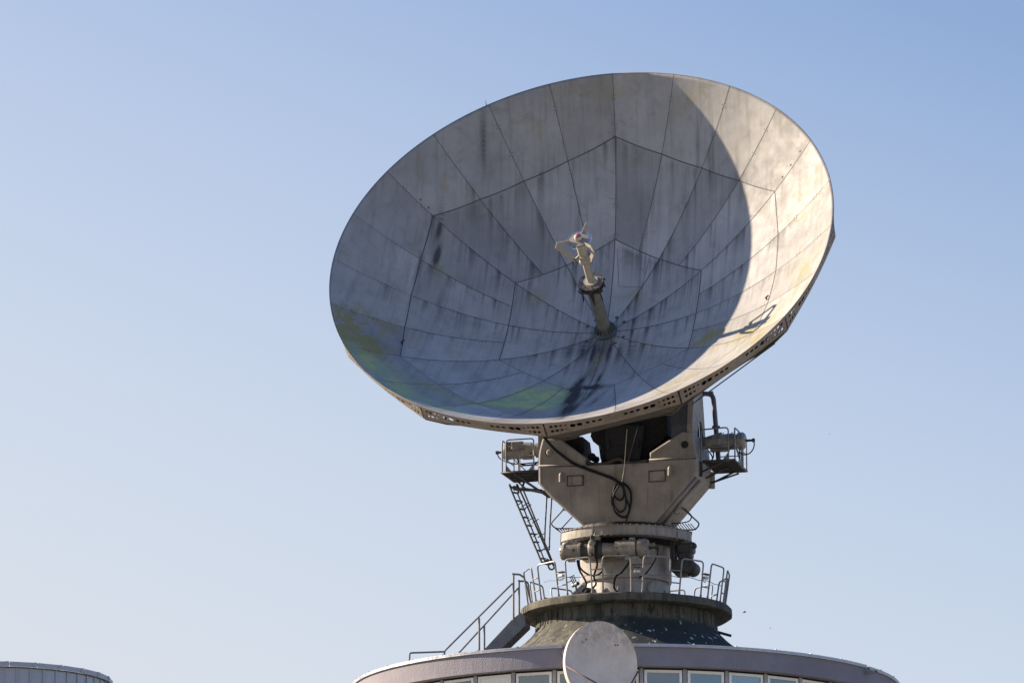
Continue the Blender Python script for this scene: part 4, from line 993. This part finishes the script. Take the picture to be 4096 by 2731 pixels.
# --- perforated rim girder: twelve flat-bottomed plates
LDEP = .52
half = [('r2', .05), ('r2', .085), ('r2', .12), ('s', .155), ('B', .205), ('B', .255), ('M', .315), ('M', .36), ('M', .405)]
def girder(j):
    a0 = R_(30*j); a1 = R_(30*(j+1)); Lc = 1.0; N = 28
    def top(s): return dl((DR+.004)*math.cos(a0+(a1-a0)*s), (DR+.004)*math.sin(a0+(a1-a0)*s), DD-.008)
    B0 = dl(DR*1.0*math.cos(a0), DR*math.sin(a0), DD-LDEP); B1 = dl(DR*math.cos(a1), DR*math.sin(a1), DD-LDEP)
    def bot(s): return B0.lerp(B1, s) + (u_*math.cos((a0+a1)/2)+v_*math.sin((a0+a1)/2))*.075*math.sin(PI*s)
    chord = (B1-B0).length
    s0, s1 = .006, .994
    P = [(s0+(s1-s0)*k/N, 0.0) for k in range(N+1)] + [(s0+(s1-s0)*k/N, 1.0) for k in range(N, -1, -1)]
    nb = len(P); E = [(i,(i+1) % nb) for i in range(nb)]; holes = []
    cents = []
    for mir in (0, 1):
        for kind, s in half:
            ss = 1-s if mir else s
            if kind == 'r2':
                k = {.05:.95,.085:1,.12:.8}[s]
                cents += [(ss, .30, .054*k), (ss, .68, .054*k)]
            elif kind == 's': cents += [(ss, .33, .036), (ss, .68, .022)]
            elif kind == 'B': cents += [(ss, .45, .084)]
            else: cents += [(ss, .42, .064)]
    def width(s): return (top(s)-bot(s)).length
    for (s, w_, r) in cents:
        wd = width(s); rw = min(r/wd, .36 if abs(w_-.45) < .1 else .18); hp = [(s+r/chord*math.cos(2*PI*q/12), w_+rw*math.sin(2*PI*q/12)) for q in range(12)]
        if min(h[1] for h in hp) < .02 or max(h[1] for h in hp) > .98: continue
        o_ = len(P); P += hp; E += [(o_+q, o_+(q+1) % 12) for q in range(12)]; holes.append((hp, (s, w_, r/chord, rw)))
    vv, ee, ff, *_ = delaunay_2d_cdt([Vector(p) for p in P], E, [], 1, 1e-7)
    keep = []
    for f in ff:
        cx = sum(vv[i].x for i in f)/len(f); cy = sum(vv[i].y for i in f)/len(f)
        if any(((cx-h[1][0])/h[1][2])**2+((cy-h[1][1])/h[1][3])**2 < .93 for h in holes): continue
        keep.append(tuple(f))
    def mp(s, w_, o=0.0):
        p = top(s).lerp(bot(s), w_); am = a0+(a1-a0)*s
        return p - (u_*math.cos(am)+v_*math.sin(am))*o
    m = MB(); T_ = .02
    m.add([mp(v.x, v.y) for v in vv], keep); m.add([mp(v.x, v.y, T_) for v in vv], keep)
    for hp, _ in holes:
        for q in range(12):
            a, b = hp[q], hp[(q+1) % 12]; m.add([mp(*a), mp(*b), mp(*b, T_), mp(*a, T_)], [(0,1,2,3)])
    for k in range(N):                                             # flange along the lower edge
        s, s2 = s0+(s1-s0)*k/N, s0+(s1-s0)*(k+1)/N
        m.add([mp(s,1), mp(s2,1), mp(s2,1,.09), mp(s,1,.09)], [(0,1,2,3)])
    m.add([mp(s0,0),mp(s0,1),mp(s0,1,.15),mp(s0,.6,.15)], [(0,1,2,3)]); m.add([mp(s1,0),mp(s1,1),mp(s1,1,.15),mp(s1,.6,.15)], [(0,1,2,3)])
    m.build('rim_girder', M_gird, rt, recalc=True)
for j in range(12): girder(j)

# --- backing truss behind the reflector
m = MB()
def bk(r, th, off): return dl(r*DR*math.cos(th), r*DR*math.sin(th), DD*r*r-TH-off)
for j in range(12):
    th = R_(30*j); tdir = -u_*math.sin(th)+v_*math.cos(th)
    rs = [.18,.32,.45,.58,.70,.80,.90,.99]; deps = [1.35,1.20,1.05,.92,.80,.68,.56,.38]
    top = [bk(r,th,.0) for r in rs]; bot = [bk(r,th,d) for r, d in zip(rs, deps)]
    m.tube(bot, .055, 6); m.tube([p-n_*.04 for p in top], .04, 6)
    for i in range(len(rs)):
        m.tube([top[i], bot[i]], .035, 6)
        if i < len(rs)-1: m.tube([bot[i], top[i+1]], .03, 6)
for (r, d, rad) in ((.99,.40,.04),(.80,.60,.05),(.80,.24,.045),(.58,.92,.06),(.32,1.20,.07)):
    pts = [bk(r, R_(30*j), d) for j in range(12)]
    for j in range(12): m.tube([pts[j], pts[(j+1) % 12]], rad, 6)
for j in range(12):
    for (ra, da, rb_, db) in ((.99,.40,.80,.68),(.80,.68,.58,.92)):
        m.tube([bk(ra,R_(30*j),da), bk(rb_,R_(30*(j+1)),db)], .03, 6); m.tube([bk(ra,R_(30*(j+1)),da), bk(rb_,R_(30*j),db)], .03, 6)
m.build('backing_truss', M_moss, rt)
m = MB()                                                           # sheet covers under the lower rim
for j in (8, 9, 10):
    a, b = R_(30*j), R_(30*(j+1))
    d0, d1 = (.42, .60) if j < 10 else (.40, .42); P = [bk(.985,a,d0), bk(.985,b,d0), bk(.86,b,d1), bk(.86,a,d1)]
    m.add(P, [(0,1,2,3)]); m.add([p-n_*.02 for p in P], [(0,1,2,3)])
for j in (8, 9, 10):                                               # inner closing wall of the rim box
    a, b = R_(30*j), R_(30*(j+1)); K = 8
    for k in range(K):
        p, q2 = a+(b-a)*k/K, a+(b-a)*(k+1)/K; lo = lambda x: bk(.86,a,.60).lerp(bk(.86,b,.60), (x-a)/(b-a))
        m.add([bk(.86,p,0), bk(.86,q2,0), lo(q2), lo(p)], [(0,1,2,3)])
m.tube([bk(.985,R_(302.5),.60), bk(.985,R_(326),.46)], .02, 6)
m.build('cover_sheet', M_moss, rt)
m = MB(); m.lathe(DV-n_*.15, -n_, [(0,1.7),(.2,1.75),(1.1,1.5),(1.1,1.5),(1.9,1.3),(1.9,0)], 32, smooth=False)
for s in (-1,1):
    p = DV-n_*1.6
    m.tube([p+UY*s*1.0, Yk(s*1.9,.1,30.7)], .3, 14)
    m.tube([DV-n_*1.2+UY*s*.8, Yk(s*.55,-.1,29.7)], .28, 12)
m.build('hub_frame', M_black, rt)

# --- feed: lower tube, flange, mast, head
def fx(t): return DV + n_*t
m = MB()
m.lathe(fx(0), n_, [(.04,.30),(.10,.30),(.10,.30),(.10,.25),(.10,.25),(.12,.200),(1.86,.190),(1.86,.190),(1.90,.21)], 36)
feed = m.build('feed_tube', M_tubegr, rt)
m = MB(); m.lathe(fx(0), n_, [(.02,.345),(.095,.345),(.095,.345),(.105,.33),(.105,.33),(.105,.2)], 36); 
for k in range(16):
    a = 2*PI*k/16; e = u_*math.cos(a)+v_*math.sin(a); q = -u_*math.sin(a)+v_*math.cos(a)
    m.prism([fx(.10)+e*.192-q*.008, fx(.10)+e*.33-q*.008, fx(.14)+e*.33-q*.008, fx(.36)+e*.192-q*.008], q*.016)
m.build('base_flange', M_greenfl, feed)
m = MB(); m.lathe(fx(1.86), n_, [(0,.21),(.0,.36),(0,.36),(.04,.37),(.04,.37),(.045,.30),(.10,.28)], 32)
for k in range(4):
    a = PI/4+k*PI/2; e = u_*math.cos(a)+v_*math.sin(a); m.box(fx(1.88)+e*.33, .20, .16, .05, e, n_.cross(e), n_); m.tube([fx(1.98)+e*.36, fx(1.55)+e*.40], .022, 6)
m.tube([fx(1.85)-u_*.36-v_*.05, fx(1.72)-u_*.46-v_*.05], .014, 5)
m.prism([fx(1.88)-v_*.206-u_*.10, fx(1.88)-v_*.206+u_*.06, fx(1.25)-v_*.228-u_*.01], -v_*.01)
m.build('clamp_plate', M_motordark, feed)
m = MB(); m.lathe(fx(2.02), n_, [(0,.22),(0,.37),(0,.37),(.045,.375),(.045,.375),(.05,.20)], 32)
for k in range(8):
    a = k*PI/4+.2; e = u_*math.cos(a)+v_*math.sin(a); m.lathe(fx(2.065)+e*.31, n_, [(0,.025),(.04,.025),(.04,.025),(.05,0)], 6)
m.build('rusty_flange', M_rust, feed)
m = MB(); m.lathe(fx(2.05), n_, [(.02,.215),(.045,.215),(.045,.215),(.05,.11),(.05,.11),(.80,.095),(.80,.095),(.80,.165),(.86,.165),(.86,.165),(.87,.14),(1.05,.14),(1.05,.14),(1.05,.115),(1.12,.115),(1.12,.115),(1.12,.135),(1.48,.13),(1.48,.13),(1.62,.10)], 32)
m.box(fx(2.18)+u_*.10-v_*.02, .12, .10, .16, u_, v_, n_, bev=.02); m.tube([fx(2.2)+u_*.12, fx(2.9)+u_*.15, fx(3.3)+u_*.14], .012, 5)
mast = m.build('feed_mast', M_cream, rt)
M_feeddisc = weathered('tan_disc_paint', (.20,.172,.13), (.07,.05,.035), .6, 0, .12, .3, .3, 5, .03)
m = MB(); m.lathe(fx(3.68), n_, [(0,.04),(.0,.285),(0,.285),(.03,.29),(.03,.29),(.035,.22),(.05,0)], 36); m.build('feed_disc', M_feeddisc, mast)
m = MB(); m.lathe(fx(3.66), n_, [(0,.292),(.02,.385),(.02,.385),(.032,.385),(.032,.385),(.012,.292)], 40); m.build('clear_ring', M_clear, mast)
m = MB(); m.lathe(fx(3.80), n_, [(-.12,.03),(-.09,.08),(-.04,.115),(.02,.118),(.06,.10)], 24, mi=0); m.lathe(fx(3.80), n_, [(.06,.10),(.10,.06),(.115,0)], 24, mi=1); m.lathe(fx(3.70), n_, [(0,.10),(.04,.09)], 20); m.build('feed_ball', [M_ballw, M_red], mast)
for ad in (196, 316, 76):
    a = R_(ad); e = u_*math.cos(a)+v_*math.sin(a); q = -u_*math.sin(a)+v_*math.cos(a)
    pts = [(.12,3.08),(.27,2.98),(.66,3.62),(.60,3.76),(.28,3.72)]
    m = MB(); wd = .055
    C_ = [fx(t)+e*r for r, t in pts]
    for i in range(len(C_)-1):
        A, B = C_[i], C_[i+1]; d = (B-A).normalized(); m.box((A+B)/2, (B-A).length+.05, .016, wd*2, d, q, d.cross(q))
    m.lathe(C_[2], q, [(-.0085,0),(-.0085,.048),(-.0085,.048),(.0085,.048),(.0085,.048),(.0085,0)], 16); m.lathe(C_[3], q, [(-.009,0),(-.009,.048),(-.009,.048),(.009,.048),(.009,.048),(.009,0)], 16)
    m.build('feed_strut', M_cream, mast)

# ------------------------------------------------------------------ cables hanging on the yoke
cb = thing('hanging_cable', 'black cable with a hanging coil looped in front of the grey yoke', 'cable', yp(2490, 1930, F0-.08))
q = lambda x, y, d=.06: yp(2130+x*.2679, 1700+y*.2679, F0-d)
m = MB()
m.tube(smooth_curve([q(160,150,.5), q(230,250,.35), q(380,400,.12), q(600,565,.08), q(830,660,.07), q(1050,740,.07), q(1200,800,.08), q(1310,872,.09)], 6), .044, 8)
m.tube(smooth_curve([q(1310,872,.1), q(1240,960,.1), q(1190,1090,.1), q(1215,1260,.1), q(1300,1350,.1), q(1390,1365,.1), q(1445,1280,.1), q(1475,1090,.1), q(1455,970,.1), q(1395,895,.1), q(1335,860,.1)], 6), .034, 8)
m.tube(smooth_curve([q(1330,870,.13), q(1240,900,.13), q(1210,985,.13), q(1235,1070,.13), q(1310,1118,.13), q(1362,1060,.13), q(1358,950,.13), q(1320,880,.13)], 6), .030, 8)
m.tube(smooth_curve([q(1300,880,.16), q(1215,1030,.16), q(1210,1180,.16), q(1300,1292,.16), q(1385,1235,.16), q(1392,1080,.16), q(1365,950,.16), q(1345,870,.16)], 6), .030, 8)
m.tube(smooth_curve([q(1350,870,.12), q(1385,1050,.12), q(1445,1225,.12), q(1425,1340,.12), q(1390,1430,.12), q(1358,1528,.12)], 6), .026, 8)
for k in range(4): m.tube(smooth_curve([q(1300+8*k,840+12*k,.14), q(1330+4*k,870+6*k,.17), q(1365-4*k,850+14*k,.14)], 5), .02, 6)
m.build('cable_coil', M_cable, cb)
m = MB(); m.tube(smooth_curve([q(1414,60,.5), q(1395,300,.3), q(1370,640,.15), q(1335,840,.12)], 6), .011, 6); m.tube(smooth_curve([q(1570,40,.5), q(1480,350,.3), q(1400,620,.15), q(1345,870,.12)], 6), .009, 6)
m.build('tie_wire', M_wire, cb)

# ------------------------------------------------------------------ small dish in front of the building
sdp = at(2405, 2652, 121.3)
sdt = thing('satellite_dish', 'small stained white oval dish mounted in front of the round building', 'satellite dish', sdp)
sa = R_(16); se = R_(2)
sn = Vector((math.sin(sa)*math.cos(se), -math.cos(sa)*math.cos(se), math.sin(se))); su = Vector((math.cos(sa), math.sin(sa), 0)); sv = sn.cross(su)*-1
if sv.z < 0: sv = -sv
SM = Matrix(((su.x,sn.x,sv.x,sdp.x),(su.y,sn.y,sv.y,sdp.y),(su.z,sn.z,sv.z,sdp.z),(0,0,0,1)))
m = MB(); rx, ry = 1.03, 1.175; vs = []; fs = []; NR, NA = 16, 72
for side in (0, 1):
    for i in range(NR+1):
        r = i/NR
        for k in range(NA):
            a = 2*PI*k/NA; vs.append(SM @ Vector((rx*r*math.cos(a), -(1-r*r)*.16-side*(.20), ry*r*math.sin(a))))
    o_ = side*(NR+1)*NA
    for i in range(NR):
        for k in range(NA): fs.append((o_+i*NA+k, o_+i*NA+(k+1) % NA, o_+(i+1)*NA+(k+1) % NA, o_+(i+1)*NA+k))
for k in range(NA): fs.append((NR*NA+k, NR*NA+(k+1) % NA, (2*NR+1)*NA+(k+1) % NA, (2*NR+1)*NA+k))
m.add(vs, fs, 0, True); sref = m.build('reflector_shell', M_sdish, sdt, SM)
m = MB()
for (x, y) in ((2330,2568),(2344,2557),(2461,2579),(2479,2567),(2470.5,2579)):
    if (x, y) == (2479,2567): continue
    p = on_plane(x, y, sdp-sn*.10, sn); m.lathe(p+sn*.005, sn, [(-.08,.016),(.03,.016),(.03,.016),(.033,0)], 10)
m.build('bolt', M_black, sref)
m = MB(); a = on_plane(2262, 2661, sdp+sn*.03, sn); b = on_plane(2420, 2750, sdp+sn*.9, sn); m.tube([a, b], .022, 8); m.build('feed_arm', M_rod, sdt)
m = MB(); a = on_plane(2551, 2686, sdp+sn*.03, sn); b = on_plane(2500, 2775, sdp+sn*.9, sn); m.tube([a, b], .022, 8); m.sphere(a, .03); m.build('feed_arm', M_rod, sdt)
m = MB(); m.lathe(sdp-sn*.22, -sn, [(0,.3),(.12,.25),(.12,.25),(.12,0)], 20); p = sdp-sn*.36
m.tube([p, p+Vector((0,0,-.3)), Vector((p.x, p.y+.02, sdp.z-2.2))], .075, 14); m.tube([Vector((p.x,p.y,sdp.z-1.9)), Vector((p.x, BX.y-BR+.6, sdp.z-1.9))], .06, 10)
m.tube([Vector((p.x,p.y,sdp.z-1.6)), Vector((p.x, BX.y-BR+.6, sdp.z-1.75))], .05, 10); m.build('wall_mast', M_dishmount, sdt)
m = MB(); b = on_plane(2450, 2800, sdp+sn*.95, sn); m.lathe(b, -sn, [(-.1,.10),(.1,.06),(.1,.06),(.3,.06),(.3,0)], 18); m.build('feed_horn', M_lampwhite, sdt)

# ------------------------------------------------------------------ second building at the left edge
LX = Vector((-18.4, 160.0, 0)); LR = 4.0; LZ = 27.35
lbd = thing('clad_building', 'curved silver metal clad building top at the lower left corner', 'building', (LX.x, LX.y, 0))
m = MB(); LN = 51; a00 = R_(8.2)
ring_wall(m, LR-.45, LR-.07, .02, LZ-.16, 0, 2*PI, 102, c=LX, closed=True); ring_wall(m, .05, LR-.44, LZ-.30, LZ-.17, 0, 2*PI, 60, c=LX, closed=True)
for k in range(LN):
    a = a00+2*PI*k/LN; m.box(pol(LR-.055, a, (LZ-.17)/2, LX), .05, .05, LZ-.2, (math.cos(a),math.sin(a),0), (math.sin(a),-math.cos(a),0)) if abs(((a+PI) % (2*PI))-PI) < 2.2 else None
m.build('seamed_wall', M_zinc, lbd)
jo = [11.2-14.2*k for k in range(5,0,-1)]+[11.2+14.2*k for k in range(0,9)]
for i in range(len(jo)-1):
    a0, a1 = R_(jo[i])+.004, R_(jo[i+1])-.004; m = MB()
    A, B = pol(LR+.035, a0, 0, LX), pol(LR+.035, a1, 0, LX); A2, B2 = pol(LR-.5, a0, 0, LX), pol(LR-.5, a1, 0, LX)
    lift = .012*((i % 2)*2-1)*0
    m.prism([A+ZZ*(LZ-.155), B+ZZ*(LZ-.155), B+ZZ*LZ, A+ZZ*LZ], (A2-A)*.04); m.prism([A+ZZ*LZ, B+ZZ*LZ, B2+ZZ*(LZ-.02), A2+ZZ*(LZ-.02)], ZZ*.012)
    e = R_(jo[i+1]); m.box(pol(LR+.02, e-.02, LZ-.068, LX), .14, .05, .172, (math.cos(e),math.sin(e),0), (math.sin(e),-math.cos(e),0))
    m.build('coping_panel', M_zinc, lbd)
m = MB(); ring_wall(m, LR-.07, LR-.01, LZ-.19, LZ-.16, -PI/2, PI*.75, 60, c=LX); m.build('drip_edge', M_motordark, lbd)

# ------------------------------------------------------------------ birds
def bird(px, py, Y, s, lab, roll):
    o = thing('bird', lab, 'bird', at(px, py, Y)); c = at(px, py, Y); m = MB()
    ax = Vector((1, .2, roll)).normalized(); m.tube([c-ax*.18*s, c-ax*.08*s, c+ax*.05*s, c+ax*.15*s, c+ax*.2*s], [.01*s,.05*s,.06*s,.04*s,.012*s], 8)
    for sd_ in (-1, 1):
        y = Vector((-.2, 1, 0)).normalized()*sd_
        m.add([c+ax*.08*s, c-ax*.06*s, c+y*.22*s+ZZ*.12*s-ax*.04*s, c+y*.45*s+ZZ*.02*s-ax*.12*s, c+y*.22*s+ZZ*.125*s+ax*.06*s], [(0,1,2,4),(4,2,3)])
    m.add([c-ax*.15*s, c-ax*.32*s+Vector((0,.05,0))*s, c-ax*.32*s-Vector((0,.05,0))*s], [(0,1,2)])
    return m.build('body', M_bird, o)
bird(2978, 2447, 140, .30, 'dark bird flying just right of the round slab', .3)
bird(3317, 1735, 150, .11, 'dark speck of a bird high in the sky right of the motor platform', .1)
bird(3081, 2511, 150, .13, 'tiny dark bird low in the sky above the right end of the roof', -.2)
